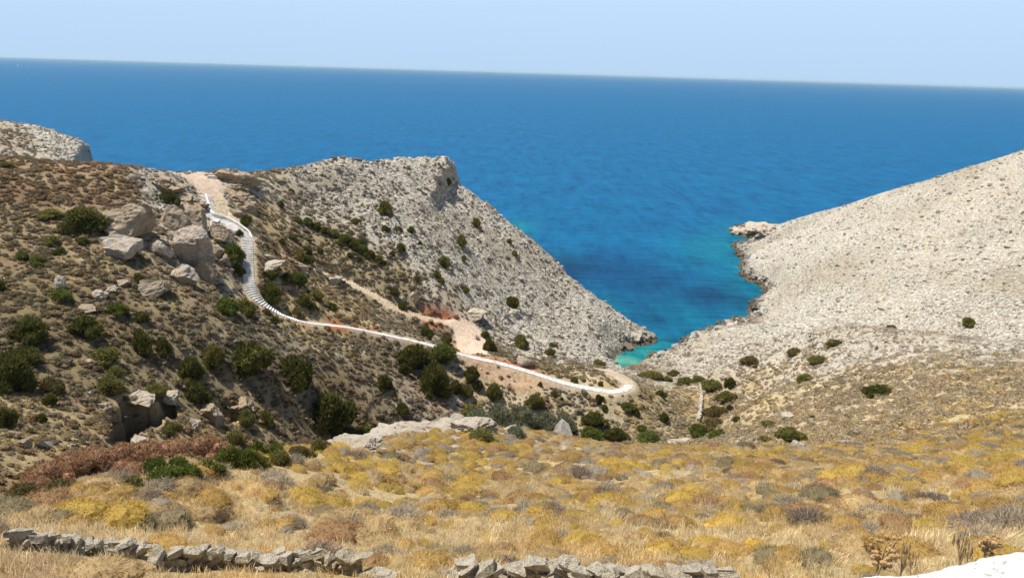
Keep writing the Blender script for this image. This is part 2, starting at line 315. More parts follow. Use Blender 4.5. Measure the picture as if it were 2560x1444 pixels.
# rotated coordinates so the strata of the rock run in one direction
th = math.radians(35); RX = GX*math.cos(th)+GY*math.sin(th); RY = -GX*math.sin(th)+GY*math.cos(th)
crag = fbm(RX*.5, RY, 5.5, 5, 51, ridge=True)
fine = fbm(RX*.6, RY, 1.6, 3, 61, ridge=True)
rk = sstep(.15, .75, rock)
headl = sstep(-30, 0, -GX+40)        # crags of the headland are rougher than the smooth right hill
amp = (0.30+0.42*headl)*rk*land*far
Z += amp*(crag-.5) + .42*amp*(fine-.5)
p1 = np.array(atD(1940, 565, 395)[:2]); p2 = np.array(atD(2560, 377, 328)[:2]); dv = (p2-p1)/np.linalg.norm(p2-p1)
al = GX*dv[0]+GY*dv[1]; pe = -GX*dv[1]+GY*dv[0]
strat = fbm(al/9, pe, 4.2, 4, 151, ridge=True); Z += np.where(GX > 40, .95, 0)*rk*land*far*(strat-.45)
h1 = np.array(atD(1125, 404, 233)[:2]); h2 = np.array(atD(1600, 835, 216)[:2]); dh = (h2-h1)/np.linalg.norm(h2-h1)
al2 = GX*dh[0]+GY*dh[1]; pe2 = -GX*dh[1]+GY*dh[0]
Z += np.where(GX <= 40, 1, 0)*rk*land*far*(1.5*(fbm(al2/3, pe2, 11, 3, 161, ridge=True)-.45)+.6*(fbm(al2/4, pe2, 3, 3, 171, ridge=True)-.45))
Z += land*(1-rk)*far*(.28*fbm(GX, GY, 3.2, 3, 71) + .5*big) + land*(1-far)*(.10*fbm(GX, GY, 1.3, 4, 81)+.22*fbm(GX, GY, 6, 2, 83))
Z += np.where(dco < 0, .5*fbm(GX, GY, 9, 3, 91), 0)
def flatten(Z, Q, qz, hw, fall):
    d, i = line_dist(GX, GY, Q)
    t = 1-sstep(hw, hw+fall, d); zz = qz[i.astype(int)]
    return Z*(1-t)+zz*t, d
Z, dr = flatten(Z, rline, rz_, 1.6, 2.4)
Z, dp = flatten(Z, pline, pz-.05, 1.1, 2.4)
# plateau (levelled earth platform)
plat = [hit(u, v) for u, v in ((440, 436), (500, 433), (548, 438), (552, 462), (545, 482), (522, 492), (505, 483), (478, 463))]
pc = np.mean(np.array(plat)[:, :3], 0)
def in_poly(x, y, P):
    P = [p[:2] for p in P]; ins = np.zeros(x.shape, bool); best = np.full(x.shape, 1e9)
    for i in range(len(P)):
        x1, y1 = P[i]; x2, y2 = P[(i+1) % len(P)]; dx, dy = x2-x1, y2-y1
        ins ^= ((y1 > y) != (y2 > y)) & (x < (x2-x1)*(y-y1)/(y2-y1+1e-12)+x1)
        t = np.clip(((x-x1)*dx+(y-y1)*dy)/(dx*dx+dy*dy), 0, 1); best = np.minimum(best, np.hypot(x-x1-t*dx, y-y1-t*dy))
    return np.where(ins, best, -best)
dpl = in_poly(GX, GY, plat)
tp = sstep(-1.5, .8, dpl); Z = Z*(1-tp*.85) + BASE*tp*.85
pad = [hit(u, v) for u, v in ((1118, 797), (1150, 793), (1192, 812), (1215, 850), (1222, 885), (1160, 884), (1140, 850), (1132, 820))]
dpd = in_poly(GX, GY, pad); tq = sstep(-1.2, .6, dpd); Z = Z*(1-tq*.9)+BASE*tq*.9
spill = [hit(u, v) for u, v in ((1130, 890), (1200, 905), (1330, 935), (1420, 965), (1360, 985), (1290, 975), (1240, 965), (1190, 935))]
dsp = in_poly(GX, GY, spill)
# pit under the ledge, broken step in the headland
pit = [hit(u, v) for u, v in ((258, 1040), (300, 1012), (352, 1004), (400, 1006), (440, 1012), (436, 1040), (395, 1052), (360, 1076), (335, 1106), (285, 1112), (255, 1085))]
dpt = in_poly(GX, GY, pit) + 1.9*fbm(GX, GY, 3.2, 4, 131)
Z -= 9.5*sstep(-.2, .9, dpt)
pit2 = [hit(u, v) for u, v in ((530, 1005), (575, 998), (630, 1010), (640, 1040), (585, 1050), (545, 1030))]
Z -= 2.6*sstep(-.2, .8, in_poly(GX, GY, pit2)+.9*fbm(GX, GY, 1.8, 3, 131))
CL = np.array([azD(u, D) for u, D in ((1160, 262), (1142, 246), (1124, 234), (1106, 226), (1090, 218), (1074, 210), (1048, 205), (1030, 201))])
CLr = resample(CL, .5); dcl, icl = line_dist(GX, GY, CLr)
tang = np.gradient(CLr, axis=0); ii = icl.astype(int)
side = -((GX-CLr[ii, 0])*tang[ii, 1]-(GY-CLr[ii, 1])*tang[ii, 0])      # > 0 on the seaward right
sd_ = np.sign(side)*dcl + 1.6*fbm(GX, GY, 3.5, 3, 77)
e0 = sstep(1.0, .55, ii/len(CLr))*sstep(0, .15, ii/len(CLr))
Z += np.where(dcl < 90, e0*((3.3+1.3*fbm(GX, GY, 2.6, 3, 88, ridge=True))*(1-sstep(-.3, 1.9, sd_))*np.exp(-np.clip(-sd_, 0, 90)/11)-2.6*sstep(.2, 2.2, sd_)*np.exp(-np.clip(sd_-3, 0, 90)/9)), 0)
GR['Z'] = Z
# ---- colours of the ground: albedo by material, plus shade painted into the cave pit
def C(*c): return np.array(c)
cols = {'rock': C(.50,.46,.385), 'pale': C(.44,.395,.315), 'straw': C(.44,.335,.165), 'red': C(.27,.165,.09), 'olive': C(.195,.16,.09), 'earth': C(.275,.21,.135)}
w_rock = rock**1.5*1.6; w_straw = ZN[..., 1]; w_red = ZN[..., 2]*.8; w_ol = ZN[..., 3]; w_pale = ZN[..., 4]*.8
n1 = fbm(GX, GY, 4, 4, 101); n2 = fbm(GX, GY, 7, 4, 111); n3 = fbm(GX, GY, 2.2, 4, 121); n4 = fbm(GX, GY, 1.1, 3, 131)
w_rock = w_rock*np.clip(1+1.8*n1, .1, 3); w_straw = w_straw*np.clip(1+1.6*n2, .1, 3); w_red = w_red*np.clip(1-1.8*n2+.9*n3, .05, 3)
w_ol = w_ol*np.clip(1+1.6*n3, .1, 3); w_pale = w_pale*np.clip(1-1.5*n1+n4, .1, 3)
ws = np.stack([w_rock, w_pale, w_straw, w_red, w_ol, .12+0*w_ol], -1); ws = ws**1.6; ws /= ws.sum(-1, keepdims=True)
colr = ws @ np.stack([cols['rock'], cols['pale'], cols['straw'], cols['red'], cols['olive'], cols['earth']])
def lay(col, mask, c):
    m = np.clip(mask, 0, 1)[..., None]; return col*(1-m)+np.array(c)*m
redcut = (sstep(.6, 1.3, dp)-sstep(1.9, 3.2, dp+1.2*n4))*sstep(-.3, .05, n2+.15)
u_x = GX
pathred = sstep(pline[150, 0]-15, pline[150, 0], GX)
colr = lay(colr, (1-sstep(1.2, 2.3, dp+.9*n4))*.8, (.40,.32,.23))
colr = lay(colr, redcut*.95*sstep(-42, -34, GX)*sstep(12, 2, GX)*sstep(-.05, .15, n2), (.36,.12,.055))
colr = lay(colr, sstep(.4, 2.2, dsp+3.0*n4+1.5*n1)*.8, (.48,.325,.20))
colr = lay(colr, (1-sstep(1.5, 2.3, dr+.5*n4))*.95, (.50,.40,.275))
colr = lay(colr, (sstep(1.6, 2.2, dr)-sstep(2.6, 4.0, dr+n4))*sstep(6, 12, GX-(-30))*sstep(-.1, .25, n2+.15)*.9, (.34,.11,.05))
colr = lay(colr, sstep(-.8, .6, dpl+.8*n4)*.95, (.55,.43,.33))
colr = lay(colr, sstep(-.6, .8, dpd+.8*n4)*.95, (.62,.48,.35))
beach = (1-sstep(.5, 1.0, Z))*(dco > -1)*(1-rk)
wet = sstep(.55, .15, Z)*(dco > -2)
colr = lay(colr, np.clip((1-sstep(.9, 2.0, Z+.7*n4)), 0, 1)*.8, (.15,.11,.065))
colr = lay(colr, sstep(-.6, .6, dpt), (.055,.042,.032))  # painted shade: near-black ground stands in for the cave's shadow
colr = lay(colr, (dco < -.3)*1.0, (.35,.36,.27))
GR['rk'] = rk
# ------------------------------------------------------------------ ground mesh
idx = (np.arange(NR-1)[:, None]*NA + np.arange(NA-1)[None]).ravel()
FC = np.stack([idx, idx+NA, idx+NA+1, idx+1], 1)
Vt = np.stack([GX.ravel(), GY.ravel(), Z.ravel()], 1)
gm, nt, bs = newmat('ground_soil_and_rock')
at = N(nt, 'ShaderNodeAttribute', attribute_name='col'); ar = N(nt, 'ShaderNodeAttribute', attribute_name='rock')
geo = N(nt, 'ShaderNodeNewGeometry'); pos = geo.outputs['Position']
na = noisetex(nt, 1.4, 6, .7, pos); nb = noisetex(nt, 6.5, 5, .75, pos)
f1 = ramp(nt, na, [(.28, .7), (.5, 1.05), (.75, 1.4)]); f2 = ramp(nt, nb, [(.3, .7), (.5, 1.05), (.7, 1.4)])
c0 = mixc(nt, 1.0, at.outputs['Color'], f1, 'MULTIPLY'); c0 = mixc(nt, .8, c0, f2, 'MULTIPLY')
mp = N(nt, 'ShaderNodeMapping'); mp.inputs['Rotation'].default_value = (.5, .2, .6); mp.inputs['Scale'].default_value = (.35, 1.1, 1.6); nt.links.new(pos, mp.inputs[0])
vo = N(nt, 'ShaderNodeTexVoronoi', feature='DISTANCE_TO_EDGE'); vo.inputs['Scale'].default_value = .9
ws_ = noisetex(nt, .8, 4, .6, mp.outputs[0])
vadd = N(nt, 'ShaderNodeVectorMath', operation='ADD'); nt.links.new(mp.outputs[0], vadd.inputs[0])
cmbx = N(nt, 'ShaderNodeCombineXYZ'); nt.links.new(mathn(nt, 'MULTIPLY', ws_, 2.2), cmbx.inputs[0]); nt.links.new(mathn(nt, 'MULTIPLY', ws_, 1.3), cmbx.inputs[2]); nt.links.new(cmbx.outputs[0], vadd.inputs[1])
nt.links.new(vadd.outputs[0], vo.inputs['Vector'])
crk = ramp(nt, vo.outputs['Distance'], [(0.0, .30), (.06, .75), (.16, 1.0)])
mk = noisetex(nt, .07, 5, .65, pos); mask = mathn(nt, 'MULTIPLY', ar.outputs['Fac'], ramp(nt, mk, [(.40, .10), (.60, 1.0)]))
crkm = mixc(nt, mask, (1, 1, 1), crk)
ms2 = N(nt, 'ShaderNodeMapping'); ms2.inputs['Rotation'].default_value = (0, 0, -.5); ms2.inputs['Scale'].default_value = (.14, .9, 2.2); nt.links.new(pos, ms2.inputs[0])
st1 = noisetex(nt, 1.1, 6, .72, ms2.outputs[0], .6)
stc = ramp(nt, st1, [(.33, (.52,.49,.45)), (.46, (.95,.94,.92)), (.62, (1.18,1.17,1.15))])
mac = noisetex(nt, .035, 5, .6, pos); macc = ramp(nt, mac, [(.34, (.80,.77,.70)), (.5, (1,1,1)), (.66, (1.12,1.13,1.15))])
c1 = mixc(nt, 1.0, c0, crkm, 'MULTIPLY'); c1 = mixc(nt, ar.outputs['Fac'], c1, mixc(nt, 1.0, c1, stc, 'MULTIPLY')); c1 = mixc(nt, 1.0, c1, macc, 'MULTIPLY')
nt.links.new(c1, bs.inputs['Base Color']); bs.inputs['Roughness'].default_value = .95; bs.inputs['Specular IOR Level'].default_value = .15
hh = mathn(nt, 'ADD', mathn(nt, 'MULTIPLY', na, .5), mathn(nt, 'MULTIPLY', nb, .35))
hc = mathn(nt, 'MULTIPLY', mathn(nt, 'MINIMUM', vo.outputs['Distance'], .15), mathn(nt, 'MULTIPLY', ar.outputs['Fac'], 3.0))
bump(nt, mathn(nt, 'ADD', mathn(nt, 'ADD', hh, hc), mathn(nt, 'MULTIPLY', st1, mathn(nt, 'MULTIPLY', ar.outputs['Fac'], .9))), .8, .6, bs)
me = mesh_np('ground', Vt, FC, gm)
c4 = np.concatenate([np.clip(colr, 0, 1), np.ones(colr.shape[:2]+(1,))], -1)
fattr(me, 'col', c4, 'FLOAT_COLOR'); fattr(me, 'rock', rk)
tag(link(bpy.data.objects.new('ground', me)), kind='structure', label='dry hillsides, gully and rocky headland falling to the sea')
del Vt, FC, c4
# ------------------------------------------------------------------ sea
sa = np.radians(np.linspace(-75, 75, 420)); sD = np.concatenate([np.geomspace(100, 520, 420), np.geomspace(530, 90000, 120)])
SX = sD[:, None]*np.sin(sa)[None]; SY = sD[:, None]*np.cos(sa)[None]
nA = len(sa); si = (np.arange(len(sD)-1)[:, None]*nA+np.arange(nA-1)[None]).ravel()
dsea = coast_d(SX, SY); dsea = dsea + 3*fbm(SX, SY, 14, 3, 5)
shallow = np.exp(-np.clip(-dsea, 0, None)/6.5)
shallow = shallow*.62
def blob(u, v, rx, ry, s):
    global shallow, dark
    x, y, _ = atZ(u, v, 0); D = math.hypot(x, y); lx, ly = x/D, y/D
    a = (SX-x)*ly - (SY-y)*lx; b = (SX-x)*lx + (SY-y)*ly
    q = np.exp(-((a/rx)**2+(b/ry)**2)*(1+.5*fbm(SX, SY, 11, 3, 9)))
    if s > 0: shallow = np.maximum(shallow, q*s)
    else: dark = np.maximum(dark, -q*s)
dark = np.zeros_like(SX)
for b in ((1300, 565, 9, 26, .42), (1560, 900, 10, 9, .95), (1600, 880, 12, 13, .75), (1650, 860, 12, 14, .55), (1720, 790, 24, 40, .3), (1790, 625, 20, 45, .38), (1850, 740, 16, 40, .4), (1390, 660, 12, 25, .35), (1500, 770, 14, 22, .35)): blob(*b)
for b in ((1440, 670, 42, 28, -.8), (1580, 700, 36, 26, -.7), (1780, 740, 17, 20, -.85), (1640, 760, 22, 18, -.45), (1700, 853, 6, 6, -.7), (1620, 795, 14, 10, -.5), (1500, 690, 28, 22, -.5)): blob(*b)
sm, nt, bs = newmat('sea_water')
a1 = N(nt, 'ShaderNodeAttribute', attribute_name='shallow'); a2 = N(nt, 'ShaderNodeAttribute', attribute_name='weed')
geo = N(nt, 'ShaderNodeNewGeometry'); pos = geo.outputs['Position']
wc = ramp(nt, a1.outputs['Fac'], [(0, (.001,.094,.215)), (.35, (.001,.125,.20)), (.7, (.008,.195,.205)), (1, (.11,.32,.22))])
mpw = N(nt, 'ShaderNodeMapping'); mpw.inputs['Rotation'].default_value = (0, 0, .25); mpw.inputs['Scale'].default_value = (.35, 1.6, 1); nt.links.new(pos, mpw.inputs[0])
lw = noisetex(nt, .02, 5, .6, mpw.outputs[0])
wc = mixc(nt, 1.0, wc, ramp(nt, lw, [(.3, (.86,.9,.93)), (.7, (1.12,1.08,1.05))]), 'MULTIPLY')
wc = mixc(nt, a2.outputs['Fac'], wc, (.001,.030,.095))
rip = noisetex(nt, .16, 7, .82, mpw.outputs[0])
wc = mixc(nt, 1.0, wc, ramp(nt, rip, [(.36, (.45,.62,.68)), (.5, (1, 1, 1)), (.66, (1.6,1.28,1.22))]), 'MULTIPLY')
mpf = N(nt, 'ShaderNodeMapping'); mpf.inputs['Rotation'].default_value = (0, 0, .12); mpf.inputs['Scale'].default_value = (1.0, .22, 1); nt.links.new(pos, mpf.inputs[0])
rip2 = noisetex(nt, .11, 8, .85, mpf.outputs[0])
wc = mixc(nt, 1.0, wc, ramp(nt, rip2, [(.38, (.5,.66,.72)), (.5, (1, 1, 1)), (.62, (1.5,1.22,1.16))]), 'MULTIPLY')
nt.links.new(wc, bs.inputs['Base Color']); bs.inputs['Roughness'].default_value = .5; bs.inputs['IOR'].default_value = 1.33; bs.inputs['Specular IOR Level'].default_value = .12
bump(nt, mathn(nt, 'ADD', rip, rip2), .6, 1.0, bs)
me = mesh_np('sea', np.stack([SX.ravel(), SY.ravel(), 0*SX.ravel()], 1), np.stack([si, si+nA, si+nA+1, si+1], 1), sm)
fattr(me, 'shallow', shallow); fattr(me, 'weed', dark)
tag(link(bpy.data.objects.new('sea', me)), kind='structure', label='blue sea with a turquoise cove')
# ================================================================== MATERIALS FOR THINGS
def foliage_mat(name, lo, hi, src=None, rough=.8, trans=.0):
    m, nt, bs = newmat(name); g = N(nt, 'ShaderNodeNewGeometry')
    isl = g.outputs['Random Per Island']; pn = noisetex(nt, 1.3, 3, .6, g.outputs['Position'])
    f = mathn(nt, 'ADD', mathn(nt, 'MULTIPLY', isl, .6), mathn(nt, 'MULTIPLY', pn, .5))
    c = ramp(nt, f, [(.15, lo), (.85, hi)])
    if src == 'obj':
        oi = N(nt, 'ShaderNodeObjectInfo'); c = mixc(nt, 1.0, c, oi.outputs['Color'], 'MULTIPLY')
    if src == 'inst':
        a = N(nt, 'ShaderNodeAttribute', attribute_name='tint', attribute_type='INSTANCER'); c = mixc(nt, 1.0, c, a.outputs['Color'], 'MULTIPLY')
    nt.links.new(c, bs.inputs['Base Color']); bs.inputs['Roughness'].default_value = rough; bs.inputs['Specular IOR Level'].default_value = .12
    tl = N(nt, 'ShaderNodeBsdfTranslucent'); nt.links.new(c, tl.inputs['Color']); ms = N(nt, 'ShaderNodeMixShader'); ms.inputs[0].default_value = .35
    nt.links.new(bs.outputs[0], ms.inputs[1]); nt.links.new(tl.outputs[0], ms.inputs[2]); nt.links.new(ms.outputs[0], nt.nodes['Material Output'].inputs['Surface'])
    return m
LEAF = {'dark': foliage_mat('juniper_foliage', (.028, .036, .009), (.19, .18, .045)),
        'olive': foliage_mat('olive_green_foliage', (.055, .056, .015), (.31, .28, .08)),
        'bright': foliage_mat('bright_green_foliage', (.04, .058, .012), (.21, .235, .05)),
        'grey': foliage_mat('grey_green_foliage', (.08, .085, .045), (.33, .33, .20)),
        'brown': foliage_mat('dry_brown_foliage', (.07, .055, .02), (.24, .19, .07)),
        'red': foliage_mat('rust_red_foliage', (.12, .085, .035), (.56, .31, .18))}
CUSH = foliage_mat('cushion_twigs', (.55, .5, .45), (1.15, 1.15, 1.15), 'obj')
CUSHI = foliage_mat('low_shrub_twigs', (.5, .48, .45), (1.2, 1.2, 1.2), 'inst')
GRASS = foliage_mat('dry_grass_blades', (.7, .68, .6), (1.25, 1.22, 1.15), 'inst')
def rock_mat(name, base, stain, dark, src=None):
    m, nt, bs = newmat(name)
    if src == 'inst': tc = N(nt, 'ShaderNodeNewGeometry'); p = tc.outputs['Position']
    else: tc = N(nt, 'ShaderNodeNewGeometry'); p = tc.outputs['Position']
    a = noisetex(nt, .55, 5, .65, p); b = noisetex(nt, 2.6, 6, .7, p); k = noisetex(nt, 9, 4, .7, p)
    c = mixc(nt, ramp(nt, a, [(.50, 0.0), (.68, .75)]), base, stain)
    c = mixc(nt, ramp(nt, b, [(.30, .85), (.46, .0)]), c, dark)
    c = mixc(nt, .7, c, ramp(nt, k, [(.3, (.65,.65,.65)), (.7, (1.2,1.2,1.2))]), 'MULTIPLY')
    if src == 'inst':
        at = N(nt, 'ShaderNodeAttribute', attribute_name='tint', attribute_type='INSTANCER'); c = mixc(nt, 1.0, c, at.outputs['Color'], 'MULTIPLY')
    nt.links.new(c, bs.inputs['Base Color']); bs.inputs['Roughness'].default_value = .9; bs.inputs['Specular IOR Level'].default_value = .2
    bump(nt, mathn(nt, 'ADD', b, mathn(nt, 'MULTIPLY', k, .4)), .9, .35, bs)
    return m
ROCK = rock_mat('weathered_limestone', (.43, .34, .235), (.38, .235, .11), (.14, .105, .075))
ROCKW = rock_mat('pale_limestone', (.53, .46, .36), (.42, .30, .17), (.23, .18, .13))
ROCKR = rock_mat('rust_stained_rock', (.50, .42, .33), (.30, .13, .06), (.16, .11, .08))
ROCKI = rock_mat('scattered_rock', (.9, .9, .9), (.75, .65, .5), (.4, .38, .33), 'inst')
STONE = rock_mat('wall_stone', (.52, .46, .35), (.42, .34, .21), (.22, .19, .15))
def plain(name, c, rough=.8, nscale=6., var=.15, bmp=.3):
    m, nt, bs = newmat(name); g = N(nt, 'ShaderNodeNewGeometry'); a = noisetex(nt, nscale, 5, .65, g.outputs['Position'])
    lo = tuple(x*(1-var) for x in c); hi = tuple(min(1, x*(1+var)) for x in c)
    nt.links.new(ramp(nt, a, [(.3, lo), (.7, hi)]), bs.inputs['Base Color']); bs.inputs['Roughness'].default_value = rough
    if bmp: bump(nt, a, bmp, .05, bs)
    return m
WHITE = plain('whitewashed_concrete', (.56, .54, .49), .85, .8, .34, .3)
WOOD = plain('bark', (.16, .11, .07), .9)
# ================================================================== MESH BUILDERS
def ico(sub):
    bm = bmesh.new(); bmesh.ops.create_icosphere(bm, subdivisions=sub, radius=1)
    V = np.array([v.co[:] for v in bm.verts]); Fi = np.array([[v.index for v in f.verts] for f in bm.faces]); bm.free(); return V, Fi
ICO = {k: ico(k) for k in (1, 2, 3, 4, 5)}
def rnoise(V, sc, seed, octv=4):
    off = Vector((seed*3.1, seed*1.7, -seed*2.3))
    return np.array([mnoise.fractal(Vector(v)*sc+off, 1.0, 2.0, octv) for v in V])
def leafy(seed, lobes, n, size, width=.35, core=.86, spread=.5, csub=2):
    """leaf-sized faces over a group of lobes, plus the dense inside of each lobe"""
    r = np.random.default_rng(seed); L = np.array(lobes, float)
    p = L[:, 3]**2; p /= p.sum(); k = r.choice(len(L), n, p=p)
    d = r.normal(size=(n, 3)); d /= np.linalg.norm(d, axis=1, keepdims=True); d[:, 2] = np.abs(d[:, 2])*1.0-.25*r.random(n)
    d /= np.linalg.norm(d, axis=1, keepdims=True)
    rad = L[k, 3]*(r.uniform(.78, 1.06, n)); pos = L[k, :3]+d*rad[:, None]*np.array([1, 1, .95]); pos[:, 2] = np.maximum(pos[:, 2], -.02)
    t = np.cross(d, r.normal(size=(n, 3))); t /= np.linalg.norm(t, axis=1, keepdims=True)
    out = d+spread*r.normal(size=(n, 3)); out[:, 2] += .25; out /= np.linalg.norm(out, axis=1, keepdims=True)
    l = size*r.uniform(.6, 1.4, n)[:, None]
    V = np.stack([pos-t*l*width, pos+t*l*width, pos+out*l], 1).reshape(-1, 3); Fc = np.arange(3*n).reshape(-1, 3)
    Vs, Fs = [V], [Fc]; o = len(V); cv_, cf = ICO[csub]
    for c in L:
        q = cv_*(c[3]*core)*(1+.22*rnoise(cv_*1.6+c[:3], 1.6, seed, 2))[:, None] + c[:3]; q[:, 2] = np.maximum(q[:, 2], -.15)
        Vs.append(q); Fs.append(cf+o); o += len(q)
    return np.concatenate(Vs), np.concatenate(Fs)
def bush_lobes(r, flat=1.0, nl=9):
    L = [(0, 0, .30, .55)]
    for i in range(nl):
        a = r.uniform(0, 2*math.pi); q = r.uniform(.25, .82); s = r.uniform(.15, .40)*(1.1-.35*q)
        L.append((q*math.cos(a), q*math.sin(a), max(.05, r.uniform(.1, .62)*(1.05-q*.7)), s))
    return [(x, y, z*flat, s) for x, y, z, s in L]
BM = {}
for kd in LEAF:
    BM[kd] = []
    for i in range(5 if kd in ('dark', 'olive') else 3):
        r = np.random.default_rng(100+i*7+len(kd)); V, Fc = leafy(200+i, bush_lobes(r, 1.0, 13 if kd == 'red' else 9), 4500 if kd == 'red' else 2900, .075 if kd == 'red' else .12 if kd != 'grey' else .15, .26 if kd != 'grey' else .16, .84, .45)
        BM[kd].append(mesh_np('shrub_'+kd, V, Fc, LEAF[kd], False))
CM = []
for i in range(6):
    r = np.random.default_rng(300+i); L = [(0, 0, .02, .78)]+[(r.uniform(-.5, .5), r.uniform(-.5, .5), r.uniform(-.05, .05), r.uniform(.35, .55)) for _ in range(4)]
    V, Fc = leafy(400+i, L, 3600, .12, .10, .90, .42, 3); V[:, 2] *= .6
    CM.append(mesh_np('cushion_shrub', V, Fc, CUSH, False))
TW = []
for i in range(3):       # open twiggy cushion
    r = np.random.default_rng(330+i); L = [(r.uniform(-.45, .45), r.uniform(-.45, .45), r.uniform(0, .1), r.uniform(.4, .6)) for _ in range(5)]
    V, Fc = leafy(430+i, L, 2200, .2, .06, .62, .6, 2); V[:, 2] *= .75
    TW.append(mesh_np('twiggy_cushion', V, Fc, CUSH, False))
def rock_mesh(seed, sub=3, cuts=12, rough=.12, mat=None, name='boulder', lo=.55, nsc=2.2, blocky=False):
    r = np.random.default_rng(seed); V = ICO[sub][0].copy()*1.5
    ax = [np.array(a, float) for a in ((1, 0, 0), (-1, 0, 0), (0, 1, 0), (0, -1, 0), (0, 0, 1), (0, 0, -1))]
    for i in range(cuts+(6 if blocky else 0)):
        nrm = r.normal(size=3)
        if blocky and i < 6: nrm = ax[i]+.22*nrm
        nrm /= np.linalg.norm(nrm); dd = r.uniform(lo, lo+.3)+(.15 if blocky and i >= 6 else 0)
        s = V @ nrm-dd; m = s > 0; V[m] -= nrm*s[m][:, None]*.985
    nz = rnoise(V, nsc, seed, 5); nn = V/np.linalg.norm(V, axis=1, keepdims=True)
    rd = 1-np.abs(rnoise(V, nsc*1.7, seed+9, 3))*2
    V = V+nn*(rough*nz+rough*.45*(rd-.5))[:, None]
    if sub >= 4:
        r2 = 1-np.abs(rnoise(V*np.array([1, 1, 2.2]), nsc*4.2, seed+19, 3))*2.4; V = V+nn*(.05*np.clip(r2, -1.2, 1)-.03)[:, None]
    return mesh_np(name, V, ICO[sub][1], mat, False)
# ================================================================== SCATTERED GROUND COVER (stuff)
def proto_col(name, meshes):
    c = bpy.data.collections.new(name)
    for i, me in enumerate(meshes):
        o = bpy.data.objects.new('%s_%02d' % (name, i), me); c.objects.link(o)
    return c
def scatter(name, protos, P, scl, rot, tint, label, pick=None):
    n = len(P); me = bpy.data.meshes.new(name); me.vertices.add(n); me.vertices.foreach_set('co', np.asarray(P, np.float32).ravel())
    fattr(me, 'iscale', scl, 'FLOAT_VECTOR'); fattr(me, 'irot', rot, 'FLOAT_VECTOR'); fattr(me, 'tint', np.concatenate([tint, np.ones((n, 1))], 1), 'FLOAT_COLOR')
    fattr(me, 'pick', rng.integers(0, len(protos), n) if pick is None else pick, 'INT')
    o = link(bpy.data.objects.new(name, me)); tag(o, label, name.replace('_', ' '), kind='stuff')
    col = proto_col(name+'_kinds', protos)
    ng = bpy.data.node_groups.new(name, 'GeometryNodeTree')
    ng.interface.new_socket('Geometry', in_out='INPUT', socket_type='NodeSocketGeometry'); ng.interface.new_socket('Geometry', in_out='OUTPUT', socket_type='NodeSocketGeometry')
    gi = ng.nodes.new('NodeGroupInput'); go = ng.nodes.new('NodeGroupOutput'); ip = ng.nodes.new('GeometryNodeInstanceOnPoints')
    ci = ng.nodes.new('GeometryNodeCollectionInfo'); ci.inputs[0].default_value = col; ci.inputs['Separate Children'].default_value = True; ci.inputs['Reset Children'].default_value = True
    def na_(nm, t):
        q = ng.nodes.new('GeometryNodeInputNamedAttribute'); q.data_type = t; q.inputs['Name'].default_value = nm; return q.outputs['Attribute']
    ng.links.new(gi.outputs[0], ip.inputs['Points']); ng.links.new(ci.outputs[0], ip.inputs['Instance']); ip.inputs['Pick Instance'].default_value = True
    ng.links.new(na_('pick', 'INT'), ip.inputs['Instance Index']); ng.links.new(na_('irot', 'FLOAT_VECTOR'), ip.inputs['Rotation']); ng.links.new(na_('iscale', 'FLOAT_VECTOR'), ip.inputs['Scale'])
    ng.links.new(ip.outputs[0], go.inputs[0])
    md = o.modifiers.new('scatter', 'NODES'); md.node_group = ng
    return o
def cand(n, d0, d1, a=38.5):
    az = np.radians(rng.uniform(-a, a, n)); D = np.sqrt(rng.uniform(d0*d0, d1*d1, n)); return D*np.sin(az), D*np.cos(az), D
def clear(x, y):
    """1 away from paths, road, platform, pits, sea"""
    r_, c_ = to_rc(x, y); g = lambda A_: bil(A_, r_, c_)
    return (g(dp) > 1.7+.9*((x > -38) & (rng.random(len(x)) < .8))) & (g(dr) > 1.9) & (g(dpl) < -.3) & (g(dpd) < -.3) & (g(dpt) < .2) & (g(dco) > 2.0) & ~((g(dsp) > .5) & (rng.random(len(x)) > .4))
def zw(x, y):
    r_, c_ = to_rc(x, y); return np.stack([bil(ZN[..., k], r_, c_) for k in range(6)], -1)
def fz(x, y): return zat(x, y)
PAL = np.array([(.48,.335,.075), (.46,.34,.17), (.29,.235,.185), (.235,.20,.115), (.16,.115,.075), (.34,.205,.10), (.38,.33,.25), (.42,.275,.085)])
PALN = ['golden yellow', 'straw coloured', 'mauve grey', 'olive green', 'dark brown', 'rust brown', 'pale grey', 'orange gold']
def pick_pal(x, y, near):
    w = zw(x, y); n = len(x); c1_ = fbm(x, y, 5, 2, 201); c2_ = fbm(x, y, 4, 2, 211)
    if near:
        yel = sstep(-.15, .25, fbm(x, y, 9, 2, 221)+.1)
        p = np.stack([1.5*yel*np.clip(1+2.5*c1_, 0, 3), .7+0*x, .28*np.clip(1-2*c2_, .0, 3), .2+0*x, .10*np.clip(1-2*c1_, 0, 3), .22+0*x, .3*np.clip(1+2*c2_, 0, 3), .8*np.clip(1-1*c1_, 0, 3)], -1)
    else:
        g, st, rd, pale = w[:, 3], w[:, 1], w[:, 2], w[:, 4]
        p = np.stack([.25*st**2*np.clip(1+2.5*c1_, 0, 3), .6*st+.1, .35*pale+.35*g*np.clip(1+2*c2_, 0, 3)+.15, 1.6*g*np.clip(1+1.5*c1_, .1, 3), .35*g+.05, .9*rd*np.clip(1-2*c1_, .1, 3), .5*pale+.1, .35*st*rd], -1)
    p /= p.sum(1, keepdims=True); return (rng.random((n, 1)) > np.cumsum(p, 1)).sum(1).clip(0, 7)
def slope_rot(n): return np.stack([rng.normal(0, .15, n), rng.normal(0, .15, n), rng.uniform(0, 6.28, n)], 1)
